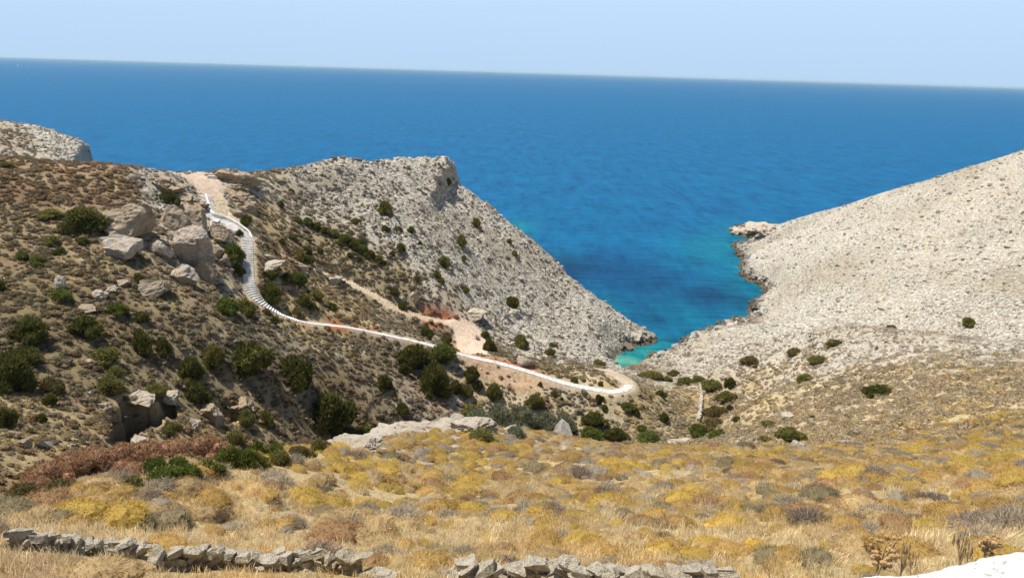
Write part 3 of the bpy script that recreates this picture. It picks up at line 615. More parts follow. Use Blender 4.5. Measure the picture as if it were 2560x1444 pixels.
# --- low shrubs over the slopes
x, y, D = cand(250000, 60, 400)
w = zw(x, y); dens = w[:, 5]
keep = clear(x, y) & (rng.random(len(x)) < dens*np.where(x < 15, 1.6, 1.15)*np.clip(1+1.2*fbm(x, y, 6, 3, 231), .1, 2)*np.clip(1.2-D/420, .2, 1)*np.where((x > 55) & (D > 205), .25, 1))
x, y, D, w = x[keep], y[keep], D[keep], w[keep]
P = np.stack([x, y, fz(x, y)-.03], 1); s = rng.lognormal(-1.0, .38, len(x))*(1+.0012*D)*np.where(w[:, 0] > .5, .8, 1); s = np.clip(s*.9, .15, .85)
r_, c_ = to_rc(x, y); gcol = np.stack([bil(colr[..., k], r_, c_) for k in range(3)], -1)
kk = np.where((x > 55) & (D > 205), .2, .45)[:, None]; tint = (kk*PAL[pick_pal(x, y, False)]+(1-kk)*gcol*.95)*rng.uniform(.75, 1.2, (len(x), 1))*np.where((x > 22)[:, None], 1.38, 1.0)
LM = []
for i in range(6):
    r = np.random.default_rng(500+i); V, Fc = leafy(510+i, [(0, 0, .05, .8), (.35, .2, 0, .5), (-.3, .35, 0, .5)], 150, .34, .3, .85, .5, 2); V[:, 2] *= .8
    LM.append(mesh_np('low_shrub', V, Fc, CUSHI, False))
scatter('low_shrubs', LM, P, np.stack([s*rng.uniform(.8, 1.3, len(s)), s*rng.uniform(.8, 1.3, len(s)), s*rng.uniform(.6, 1.1, len(s))], 1), slope_rot(len(s)), tint, 'carpet of low olive, grey and rust coloured cushion shrubs on the far slopes')
print('low shrubs', len(s))
# --- loose rock
x, y, D = cand(190000, 50, 420)
w = zw(x, y); rkk = sstep(.25, .9, w[:, 0]); headm = (x < 45)
keep = clear(x, y) & (rng.random(len(x)) < (.50*rkk*np.where(headm, 1, .55)+.012+.05*w[:, 4]*sstep(.2, .6, w[:, 0]))*np.clip(1+1.8*fbm(x, y, 10, 3, 241), .05, 2.2))
x, y, D, w = x[keep], y[keep], D[keep], w[keep]; headm = headm[keep]
P = np.stack([x, y, fz(x, y)-.05], 1); s = np.clip(rng.lognormal(-1.3, .5, len(x)), .12, 1.0)*np.where(headm, .95, .7)
tint = np.array([.55, .505, .43])*rng.uniform(.7, 1.15, (len(x), 1)); tint = np.where(headm[:, None], tint*1.06, tint*np.array([1.0, .97, .92])*.92)
RM = [rock_mesh(600+i, 2, 9, .08, ROCKI, 'loose_rock', .4) for i in range(8)]
ra = np.full(len(s), math.radians(35)-math.pi/2)+rng.normal(0, .45, len(s))
scatter('loose_rocks', RM, P, np.stack([s*rng.uniform(.9, 1.9, len(s)), s*rng.uniform(.5, 1., len(s)), s*rng.uniform(.4, 1., len(s))], 1), np.stack([rng.normal(0, .4, len(s)), rng.normal(0, .4, len(s)), ra], 1), tint, 'broken pale limestone strewn over the headland and slopes')
print('rocks', len(s))
# --- dark broken rock along the waterline
x, y, D = cand(600000, 190, 430); r_, c_ = to_rc(x, y); dq = bil(dco, r_, c_); keep = (dq > -1.6) & (dq < 2.2) & (rng.random(len(x)) < .75) & ~((np.hypot(x-azD(1565, 200)[0], y-azD(1565, 200)[1]) < 9))
x, y, D = x[keep], y[keep], D[keep]; dq = dq[keep]; s = np.clip(rng.lognormal(-.75, .45, len(x)), .2, 1.3)
low = np.clip(1.1-dq*.9+rng.normal(0, .35, len(x)), 0, 1)[:, None]; tint = (np.array([.50, .46, .39])*(1-low)+np.array([.17, .135, .09])*low)*rng.uniform(.75, 1.2, (len(x), 1))
scatter('shore_rocks', RM, np.stack([x, y, np.maximum(fz(x, y), -.25)], 1), np.stack([s*1.5, s*.9, s*.8], 1), np.stack([rng.normal(0, .4, len(s)), rng.normal(0, .4, len(s)), rng.uniform(0, 6.28, len(s))], 1), tint, 'dark wet rocks along the waterline of the cove')
print('shore', len(s))
WALLPX = [[(45, 1372), (130, 1372), (250, 1385), (372, 1392)], [(400, 1425), (520, 1418), (700, 1424), (915, 1438)], [(1140, 1462), (1300, 1462), (1480, 1470), (1640, 1476), (1830, 1482)]]
WL = np.concatenate([resample([hit(*q) for q in w_], .3) for w_ in WALLPX])
def near_wall(x, y, d_): dx = x[:, None]-WL[None, :, 0]; dy = y[:, None]-WL[None, :, 1]; return (np.hypot(dx, np.where(dy < 0, dy*.95, dy*1.4)) < d_).any(1)
# --- dry grass
def tuft(seed, nb, h, sp, wd):
    r = np.random.default_rng(seed); a = r.uniform(0, 6.28, nb); q = sp*np.sqrt(r.random(nb)); b = np.stack([q*np.cos(a), q*np.sin(a), -.05+0*a], 1)
    ln = r.normal(0, .28, (nb, 2)); hh = h*r.uniform(.5, 1.15, nb); mid = b+np.stack([ln[:, 0]*hh*.4, ln[:, 1]*hh*.4, hh*.6], 1); tip = b+np.stack([ln[:, 0]*hh*1.1, ln[:, 1]*hh*1.1, hh], 1)
    t = np.stack([-np.sin(a), np.cos(a), 0*a], 1)*wd; V = np.stack([b-t, b+t, mid+t*.8, mid-t*.8, tip, tip], 1).reshape(-1, 3)
    k = np.arange(nb)[:, None]*6; Fc = np.concatenate([k+[0, 1, 2], k+[0, 2, 3], k+[3, 2, 4]]); return mesh_np('grass_tuft', V, Fc, GRASS, False)
TU = [tuft(700+i, 36, .24, .26, .0075) for i in range(6)]
x, y, D = cand(60000, 3, 75, 40)
w = zw(x, y); gn = fbm(x, y, 8, 3, 251); keep = (rng.random(len(x)) < np.clip(.35+1.6*gn, .05, 1)*np.where(w[:, 1] > .4, 1, .15)*np.clip(1.15-D/60, .06, 1))
keep |= (D < 26) & (rng.random(len(x)) < .55)
keep &= ~(near_wall(x, y, .75) & (rng.random(len(x)) < .7))
x, y, D = x[keep], y[keep], D[keep]; P = np.stack([x, y, fz(x, y)], 1); s = rng.uniform(.6, 1.25, len(x))*np.where(D < 9, .7, 1)
tint = np.array([.82, .68, .44])*rng.uniform(.7, 1.25, (len(x), 1))*np.array([1, 1, 1])+rng.normal(0, .012, (len(x), 3)); tint = np.where(fbm(x, y, 7, 2, 261)[:, None] > .12, tint*np.array([1.0, .93, .78]), tint)
scatter('dry_grass', TU, P, np.stack([s, s, s*rng.uniform(.8, 1.3, len(s))], 1), slope_rot(len(s)), np.clip(tint, 0.02, 1), 'dry straw coloured grass on the near slope')
print('tufts', len(s))
# --- cushions of the near slope: the 300 that show largest are things of their own, the rest are stuff
x, y, D = cand(17000, 15.5, 85, 38)
w = zw(x, y); keep = (w[:, 1] > .35) & (rng.random(len(x)) < np.clip(.75+1.5*fbm(x, y, 7, 2, 271), .15, 1)*np.where(D < 21, .35, 1)) & clear(x, y) & ~near_wall(x, y, 1.0)
x, y, D = x[keep], y[keep], D[keep]; s = np.clip(rng.lognormal(-.86, .38, len(x)), .18, .9)
order = np.argsort(-s/D); pal = pick_pal(x, y, True); zz = fz(x, y)
big_i = order[:300]; rest = order[300:]
zone_n = lambda u_, d_: ('beside the dry stone walls' if d_ < 24 else 'midway up the near slope' if d_ < 36 else 'near the top of the near slope')
for k in big_i:
    pn = PALN[pal[k]]; wd_ = 'large ' if s[k] > .62 else ''
    me = TW[k % 3] if pal[k] in (2, 4, 6) else CM[k % 6]
    o = bpy.data.objects.new('cushion_shrub', me); o.location = (x[k], y[k], zz[k]-.06); o.rotation_euler = (-.2+rng.normal(0, .08), rng.normal(0, .1), rng.uniform(0, 6.28))
    o.scale = (s[k]*rng.uniform(.85, 1.3), s[k]*rng.uniform(.85, 1.2), s[k]*rng.uniform(.85, 1.25)); cc_ = (.9*PAL[pal[k]]+.1*np.array((.42, .31, .16)))*rng.uniform(1.0, 1.4); o.color = (*cc_, 1)
    ln_ = zone_n(0, D[k]); sd2 = 'left' if x[k] < 0 else 'right'; tag(link(o), '%s%s cushion shrub %s, %s half' % (wd_, pn, ln_, sd2), 'shrub', '%s%s cushion shrubs %s, %s half' % (wd_, pn, ln_, sd2))
CI = []
for i in range(5):
    r = np.random.default_rng(340+i); V, Fc = leafy(440+i, [(0, 0, .02, .78)]+[(r.uniform(-.5, .5), r.uniform(-.5, .5), 0, .45) for _ in range(3)], 1100, .15, .12, .90, .42, 2); V[:, 2] *= .6
    CI.append(mesh_np('small_cushion', V, Fc, CUSHI, False))
x, y, s = x[rest], y[rest], s[rest]
scatter('small_cushion_shrubs', CI, np.stack([x, y, zz[rest]-.05], 1), np.stack([s*1.1, s, s*1.0], 1), slope_rot(len(s)), (.88*PAL[pal[rest]]+.12*np.array((.42, .31, .16)))*rng.uniform(1.0, 1.4, (len(s), 1)), 'smaller golden and grey cushion shrubs of the near slope')
print('cushions', len(big_i), len(s))
# ================================================================== GREEN SHRUBS, ONE BY ONE
def place_px(u, v, w, h, minr=.35, maxr=1.7, foot=.75):
    """ground point, width and height of something seen at (u, v) with size (w, h) in the photograph"""
    x, y, z, D = hit(u, v+h*.30); sl = math.hypot(D, H-z); dep = math.atan2(H-z, D); R = w/2*sl/F
    Hm = h*sl/F; hz = (Hm-R*math.sin(dep)*foot)/math.cos(dep); hz = min(max(hz, minr*R), maxr*R)
    vc = v+h/2-(R*math.sin(dep)*foot)*F/sl; x, y, z, D = hit(u, min(vc, v+h/2)); return x, y, z, R, hz, D
SH = []
def bush(kd, u, v, w, h, label, group=None, name='shrub'):
    x, y, z, R, hz, D = place_px(u, v, w, h); k = len(SH)
    o = bpy.data.objects.new({'dark': 'juniper_bush', 'red': 'red_shrub', 'grey': 'oleander_bush'}.get(kd, 'green_shrub' if kd in ('olive', 'bright') else 'dry_shrub'), BM[kd][k % len(BM[kd])])
    o.location = (x, y, z-.12*R); o.rotation_euler = (0, 0, random.uniform(0, 6.28)); e_ = random.uniform(.88, 1.14); o.rotation_euler = (random.uniform(-.12, .12), random.uniform(-.12, .12), o.rotation_euler.z); o.scale = (R*1.14*e_, R*1.14/e_, max(hz, .5*R)*1.2)
    tag(link(o), label, 'bush', group); SH.append(o); return o
BL = """d 209 550 95 55|broad dark green bush on the open upper left slope, left of the overhanging boulder
o 128 532 55 20|low flat olive bush just left of the broad bush on the upper slope
d 426 492 42 35|dark round bush in front of the pale crag left of the platform
o 133 601 38 20|small olive bush on the left slope below the broad dark bush
d 208 601 30 15|tiny dark bush left of the pale leaning slab boulder
d 152 627 30 16|tiny dark bush in the middle of the left slope, above two green ones
b 55 640 38 20|small bright green bush near the left edge of the left slope
o 92 648 35 20|small olive bush touching the bright bush near the left edge
b 92 662 30 14|flat bright green bush under the small olive one near the left edge
b 156 740 62 32|bright green bush right under the upright pale stone on the left slope
d 346 697 28 28|little dark bush left of the shaded boulder below the boulder field
b 582 634 62 50|bright green bush filling the space left of the straight stair flight
d 596 675 32 35|dark bush against the left edge of the lower straight stair flight
d 600 580 18 22|small dark bush at the left edge of the curved upper stairs
d 613 549 30 32|dark bush right of the dirt road beside the small dark boulder
o 599 475 42 16|flat olive bush on top of the crag right of the earth platform
o 273 437 20 8|tiny flat bush on the skyline of the left slope
o 14 411 32 12|flat olive bush at the left edge just under the skyline
d 703 510 18 18|small dark bush on the slope right of the overhanging crag
o 727 475 16 8|tiny olive bush near the skyline left of the pale headland
o 744 548 26 16|first olive bush at the upper end of the diagonal hedge on the headland
b 769 555 34 22|bright green bush near the upper end of the diagonal hedge
d 790 566 30 18|dark bush in the upper part of the diagonal hedge on the headland
d 812 575 30 18|dark low bush of the diagonal hedge above its middle
o 836 585 30 18|olive bush in the middle of the diagonal hedge on the headland
b 860 598 36 26|bright green bush at the widest part of the diagonal hedge
d 884 609 36 24|dark bush just below the widest part of the diagonal hedge
b 905 622 36 22|green bush in the lower half of the diagonal hedge
d 925 634 32 20|dark bush low in the diagonal hedge on the headland
o 945 646 30 18|olive bush near the lower end of the diagonal hedge
d 958 656 18 12|last dark bush at the lower tip of the diagonal hedge
d 874 637 22 12|small dark bush below the diagonal hedge, on its left
d 898 645 16 10|tiny dark bush just under the middle of the diagonal hedge
o 905 601 24 18|small olive bush above the middle of the diagonal hedge
o 963 519 42 33|round olive bush standing alone high on the pale headland rock
d 962 572 24 18|small dark bush under the round olive bush on the headland
o 998 570 18 12|tiny olive bush between two small ones on the upper headland
o 1028 573 22 16|small olive bush on pale rock below the broken cliff step
o 887 552 26 14|small olive bush on the upper headland above the hedge
d 1005 619 28 20|dark bush in the middle of the headland slope
d 982 633 17 18|small dark bush down left of the dark one mid headland
d 1049 608 14 12|tiny dark bush on pale rock mid headland
o 1121 455 20 18|small olive bush just right of the shaded broken cliff step
o 1190 552 24 28|olive bush on the steep pale rock near the right skyline of the headland
o 1154 602 34 30|loose olive bush among pale rocks below the steep slab
o 1160 644 18 20|small olive bush under the loose one among pale rocks
o 1107 652 34 28|olive bush in the rough pale rock in the middle of the headland
o 1092 682 22 26|narrow olive bush on the edge between rock and scrub
o 1104 700 18 20|small olive bush just below the narrow one at the rock edge
o 1043 695 22 14|flat olive bush in the scrub mid headland
d 985 724 28 14|flat dark bush on the slope above the dirt road
o 1163 721 20 14|small olive bush low on the rough pale rock
o 1273 602 16 12|tiny bush close to the sea side skyline of the headland
o 1287 630 16 22|small upright bush near the sea side skyline of the headland
d 1278 755 38 26|dark bush beside a hollow low in the pale rock face
d 705 602 18 20|small dark bush above the dirt road right of the stair wall
d 730 592 36 14|flat dark bush higher above the dirt road
d 664 616 20 14|tiny round bush standing on the edge of the dirt road
o 748 635 34 26|olive bush of the three above the dirt road, leftmost
d 770 627 22 18|dark bush of the three above the dirt road, uppermost
d 770 650 30 22|dark bush of the three above the dirt road, nearest the road
d 801 627 20 14|small dark bush right of the three bushes above the dirt road
o 772 599 20 10|tiny olive bush below the upper end of the diagonal hedge
d 676 686 58 28|dark bush below the pale rock right of the stairs
d 716 695 30 25|dark bush squeezed between two larger ones right of the stairs
b 744 697 62 38|large green bush right of the stairs below the dirt road
d 679 730 62 42|large dark bush inside the bend of the stairs
d 760 752 42 30|dark bush of a close pair in the golden scrub between stairs and road
o 788 737 42 26|olive bush of a close pair in the golden scrub, upper one
d 783 765 26 18|small dark bush under the close pair in the golden scrub
d 828 765 26 18|dark round bush alone in the golden scrub above the white path
o 741 776 20 20|small olive bush just above the lower stair bend
o 754 791 20 14|tiny brownish bush touching the start of the white path
o 666 781 20 18|small olive bush hugging the outside of the stair bend
d 684 804 24 22|small dark bush just below the outside of the stair bend
b 568 769 75 45|broad green bush left of the lower stair bend
o 610 766 45 38|olive bush grown into the broad green one left of the stair bend
b 1004 765 28 24|bright green bush at the head of the red cutting of the dirt road
d 1065 833 36 32|dark bush just above the white path, left of the sandy turnaround
o 1115 844 34 36|olive bush between the white path and the sandy turnaround
b 1213 836 26 20|bright green tip of shrub right of the sandy turnaround
d 1226 858 36 42|dark bush right of the sandy turnaround
o 1300 852 46 34|olive bush over a pale stone on the lower headland
o 1375 881 26 20|olive bush low on the headland above the path
o 1380 861 24 10|flat dry green bush on the rock edge low on the headland
o 1385 893 14 10|tiny bush under the olive one low on the headland
o 1497 909 34 20|olive bush beside the turquoise end of the cove
d 1037 893 85 65|big dark bush at the left of the dense clump under the white path
b 1103 885 80 50|big bush with a bright green top in the dense clump under the white path
d 1097 950 85 85|biggest and lowest dark bush of the dense clump under the white path
d 1010 905 30 60|narrow dark bush at the far left of the dense clump
d 1140 962 40 50|dark bush at the right foot of the dense clump
d 1178 935 45 40|dark bush right of the dense clump on the sandy spill
d 1197 962 28 30|small dark bush below it at the foot of the sandy spill
o 1168 978 35 35|olive bush right under the dense clump
o 1234 975 45 40|round olive bush at the foot of the sandy spill
d 961 953 40 42|dark upright bush alone left of the dense clump
d 1006 1025 38 32|dark slanting bush below the red bank
o 1175 1022 60 26|bright olive dome at the left end of the grey green thicket
o 1337 1006 50 36|olive bush above the grey green thicket
o 1387 983 20 16|small olive bush below the white path, above another tiny one
d 1403 997 12 12|tiny dark bush below the white path
o 1351 959 14 16|tiny upright bush just below the white path
o 1437 950 18 16|small olive bush just above the white path near its end
o 1500 959 14 12|tiny olive bush above the last bend of the white path
d 1497 997 24 22|small dark bush under the last straight of the white path
d 1512 1019 22 14|small dark bush beside a pale stone under the path
d 1487 1050 65 38|broad dark bush above the bright green reeds
d 1566 1016 45 20|flat dark bush on the slope under the path bend
d 1592 1027 20 26|small dark bush hanging below the flat dark one
d 1659 1045 30 26|dark bush alone on the scrub left of the standing wall
d 1603 1072 36 18|low dark bush above the edge of the near slope
d 1540 1086 58 35|dark green bush at the right end of the bright reeds
b 1622 1094 75 24|low bright green bush lying along the edge of the near slope
y 1195 1052 80 55|grey green oleander at the left end of the valley thicket
y 1250 1048 85 65|tall grey green oleander in the left half of the valley thicket
y 1305 1050 90 70|tallest grey green oleander in the middle of the valley thicket
y 1362 1056 85 55|grey green oleander in the right half of the valley thicket
y 1412 1058 60 40|lighter oleander at the right end of the valley thicket
y 1290 1085 60 35|low oleander at the foot of the valley thicket
b 1425 1088 65 42|bright green reedy bush right of the valley thicket
b 1475 1088 70 42|bright green reedy bush beside the dark bush at the slope edge
o 1203 1097 105 50|large olive bush standing on the upper edge of the near slope
d 937 1090 60 35|dark bush left of the white rock ledge
d 866 1092 90 40|broad dark bush in the gully left of the white rock ledge
o 1631 940 70 28|broad olive bush at the valley mouth behind the path bend
o 1668 948 24 16|small olive bush right of the broad one at the valley mouth
d 1650 987 34 22|dark bush on the slope right of the path bend
o 1625 993 16 12|tiny olive bush left of the dark one right of the path bend
o 2086 859 40 20|dark flat bush high on the pale right slope
o 2051 900 52 22|flat dark olive bush in the middle of the pale right slope
n 1877 902 58 25|pale dry dome shaped bush on the right slope above the valley
n 1990 880 50 16|flat dry bush among pale rocks left of the dark flat one
o 2010 948 48 24|olive bush on the scrubby middle of the right slope
d 1826 958 30 24|round dark bush where the right slope meets the valley
d 2201 980 74 36|large dark bush standing alone on the right slope
o 1783 964 60 30|wide olive bush behind the head of the standing wall
o 1712 954 50 24|olive bush left of the head of the standing wall
o 1745 948 34 16|small olive bush right behind the top of the standing wall
o 1818 995 56 30|green bush right of the standing wall
d 1822 1021 22 20|small dark bush under the green one right of the standing wall
d 1840 1050 26 18|small dark bush lower right of the standing wall
d 2031 1045 20 14|tiny dark bush alone on the golden right slope
o 1927 1062 38 20|olive bush just above the tree on its rock
n 1787 1033 70 35|brownish bush against the middle of the standing wall
n 1787 1060 75 32|brownish bush at the foot of the standing wall
b 1745 1078 60 36|green bush left of the bright patch below the standing wall
b 1790 1090 70 36|bright green bush below the brownish ones at the valley bottom
n 1930 1120 95 26|flat dull olive mat of shrub left of the rock with the tree
o 2421 806 34 20|lone olive bush on the pale far right hill
n 2228 818 30 12|dry flat bush on the crest of the right spur
n 1685 932 30 16|dry bush on pale rocks right of the cove end
d 76 828 82 60|large dark bush near the left edge in the middle of the left slope
d 45 897 80 45|dark bush just under the large one near the left edge
d 35 940 95 85|huge dark bush cut off by the left edge
d 8 1043 50 55|dark bush at the left edge above the shaded bank
d 4 712 26 30|dark bush cut by the left edge beside the bright green bush row
d 209 819 72 50|dark round bush in the middle of the left slope
b 291 774 58 32|green topped bush halfway down the left slope
d 353 793 34 26|small dark bush right of the green topped one
o 267 890 85 42|broad olive bush on the lower left slope
d 360 856 62 55|dark upright bush of a pair on the lower left slope
d 412 866 45 45|smaller dark bush of the pair on the lower left slope
o 530 894 60 55|ragged olive bush left of the very large domed one
d 620 897 105 75|very large domed bush in the middle of the lower slope
d 741 925 88 92|tall egg shaped dark bush below the lower stair bend
d 474 928 65 60|dark bush at the top of a column of three
d 492 985 60 50|dark bush at the bottom of the column of three
o 470 960 40 30|small olive bush between the two dark ones of the column
o 274 967 68 45|round olive bush above the shaded cave
o 287 929 45 25|flat olive bush just above the round one over the cave
o 383 977 50 30|olive bush on the ledge right above the cave
n 125 967 50 40|thin brownish bush on the lower left slope
d 128 1001 30 30|small dark bush left of the shaded cave
d 104 1046 25 20|small dark bush further down left of the cave
d 822 1030 110 92|largest solitary dark bush above the gully, casting a black shadow
o 613 1043 45 38|olive bush in the broken rock right of the cave
o 665 1039 38 45|upright olive bush right of the broken rock
o 589 1098 50 35|olive bush in the gully below the broken rock
b 645 1133 60 55|green bush in the gully right of the red shrubs
b 690 1128 50 40|green bush at the right end of the gully greenery
b 385 1172 65 45|bright green bush in front of the red shrubs
b 445 1168 70 45|bright green bush right in front of the red shrubs, nearer the grass
o 426 1074 45 35|olive bush at the right corner of the cave
r 500 1118 100 54|rust red shrub at the right end of the red thicket
r 440 1124 106 56|rust red shrub right of the middle of the red thicket
r 375 1132 100 60|rust red shrub in the middle of the red thicket
r 305 1144 106 64|rust red shrub left of the middle of the red thicket
r 240 1157 106 67|wide rust red shrub in the left half of the red thicket
r 175 1172 106 67|dull red shrub near the left end of the red thicket
r 115 1192 106 67|dull red shrub at the left end of the red thicket
r 330 1182 87 48|low red brown shrub at the foot of the red thicket
o 545 1150 60 36|olive bush between the red thicket and the gully greenery
n 740 1130 60 30|brownish bush in the gully behind the grassy edge
o 430 1160 50 30|olive bush showing between the rust red shrubs, right half
o 270 1178 50 30|olive bush showing between the rust red shrubs, left half
n 205 1205 80 40|brownish bush at the front foot of the rust red thicket
n 150 1225 90 44|brownish bush at the left foot of the rust red thicket
b 580 1150 70 60|tall bright green shrub in the gully just right of the red thicket
o 640 1158 70 50|olive shrub behind the grassy edge, right of the tall green one
o 700 1150 70 46|olive shrub behind the grassy edge below the broken rock
n 755 1140 60 44|reddish brown shrub behind the grassy edge, left of the dark gully bushes
o 800 1120 60 44|olive shrub low in the gully left of the broad dark bush
o 905 1085 60 40|olive shrub between the two dark bushes left of the white ledge
b 410 1195 90 50|long bright green shrub along the grassy edge before the red thicket
o 330 1215 70 40|olive shrub along the grassy edge at the left of the long green one
b 520 1180 80 50|bright green shrub along the grassy edge below the right end of the red thicket
b 470 1190 80 50|bright green shrub along the grassy edge, left of the similar one
b 620 1155 70 56|dense green shrub behind the grassy edge below the ragged ledge
o 850 1112 80 44|olive shrub behind the grassy edge just left of the white ledge
r 85 1225 100 55|dull red shrub at the shaded far left end of the thicket
r 560 1128 60 40|reddish shrub where the thicket meets the tall green shrub
n 60 1240 90 50|dull dry shrub at the lower left behind the grassy edge"""
KD = {'d': 'dark', 'o': 'olive', 'b': 'bright', 'y': 'grey', 'n': 'brown', 'r': 'red'}
for ln in BL.split('\n'):
    a, lb = ln.split('|'); a = a.split(); bush(KD[a[0]], *map(float, a[1:]), lb)
# the small tree growing beside a rock
tx, ty, tz, tR, thz, tD = place_px(1966, 1086, 68, 36)
tx, ty, tz, tD = hit(1972, 1116)
sl = math.hypot(tD, H-tz); tR = 34*sl/F
tree = link(bpy.data.objects.new('small_tree', None)); tree.location = (tx, ty, tz); tag(tree, 'small olive green tree with a rounded crown beside a split rock on the right slope', 'tree')
cr_ = bpy.data.objects.new('crown', BM['olive'][1]); link(cr_, tree); cr_.location = (-.1*tR, 0, .55*tR); cr_.scale = (tR*1.15, tR*1.1, tR*.95)
def tube(path, rad, k=7):
    Vs = []; P_ = [Vector(p) for p in path]
    for i, p in enumerate(P_):
        t = (P_[min(i+1, len(P_)-1)]-P_[max(i-1, 0)]).normalized(); a = t.orthogonal().normalized(); b = t.cross(a)
        for j in range(k):
            q = 2*math.pi*j/k; Vs.append(p+(a*math.cos(q)+b*math.sin(q))*rad[i])
    Fs = []
    for i in range(len(P_)-1):
        for j in range(k): Fs.append([i*k+j, i*k+(j+1) % k, (i+1)*k+(j+1) % k, (i+1)*k+j])
    return np.array([v[:] for v in Vs]), np.array(Fs)
V, Fc = tube([(0, 0, -.3), (.08*tR, 0, .3*tR), (-.05*tR, .05*tR, .7*tR), (0, 0, 1.1*tR)], [.14*tR, .1*tR, .08*tR, .04*tR])
link(bpy.data.objects.new('trunk', mesh_np('trunk', V, Fc, WOOD)), tree)
# ================================================================== BOULDERS AND CRAGS
BK = 0
def boulder(u, v, w, h, label, mat=ROCK, seed=None, sub=4, rot=None, dpt_=1.0, cuts=12, rough=.11, sink=.30, name='boulder', cat='rock', lo=.48, lean=None):
    global BK
    BK += 1; seed = seed or BK*13
    x, y, z, D = hit(u, v+h*.32); sl = math.hypot(D, H-z); R = .93*w/2*sl/F; Hh = .95*h*sl/F/2
    me = rock_mesh(seed, sub, cuts, rough, mat, name, lo); co = np.empty(len(me.vertices)*3, np.float32); me.vertices.foreach_get('co', co); co = co.reshape(-1, 3)
    az = math.atan2(x, y)
    e = rot if rot is not None else (random.uniform(-.4, .4), random.uniform(-.4, .4), random.uniform(0, 6.28))
    Rm = np.array(Matrix.Rotation(e[2], 3, 'Z') @ Matrix.Rotation(e[1], 3, 'Y') @ Matrix.Rotation(e[0], 3, 'X')); co = co @ Rm.T
    mn, mx_ = co.min(0), co.max(0); co = (co-(mn+mx_)/2)/((mx_-mn)/2)      # unit box, then real size
    if lean: co[:, 0] += lean*co[:, 2]
    co *= np.array([R, R*dpt_, Hh*1.08])
    Rz = np.array(Matrix.Rotation(-az, 3, 'Z')); co = co @ Rz.T
    me.vertices.foreach_set('co', co.astype(np.float32).ravel()); me.update()
    o = link(bpy.data.objects.new(name, me)); o.location = (x+math.sin(az)*R*.25, y+math.cos(az)*R*.25, z+Hh*(1-2*sink)); return tag(o, label, cat)
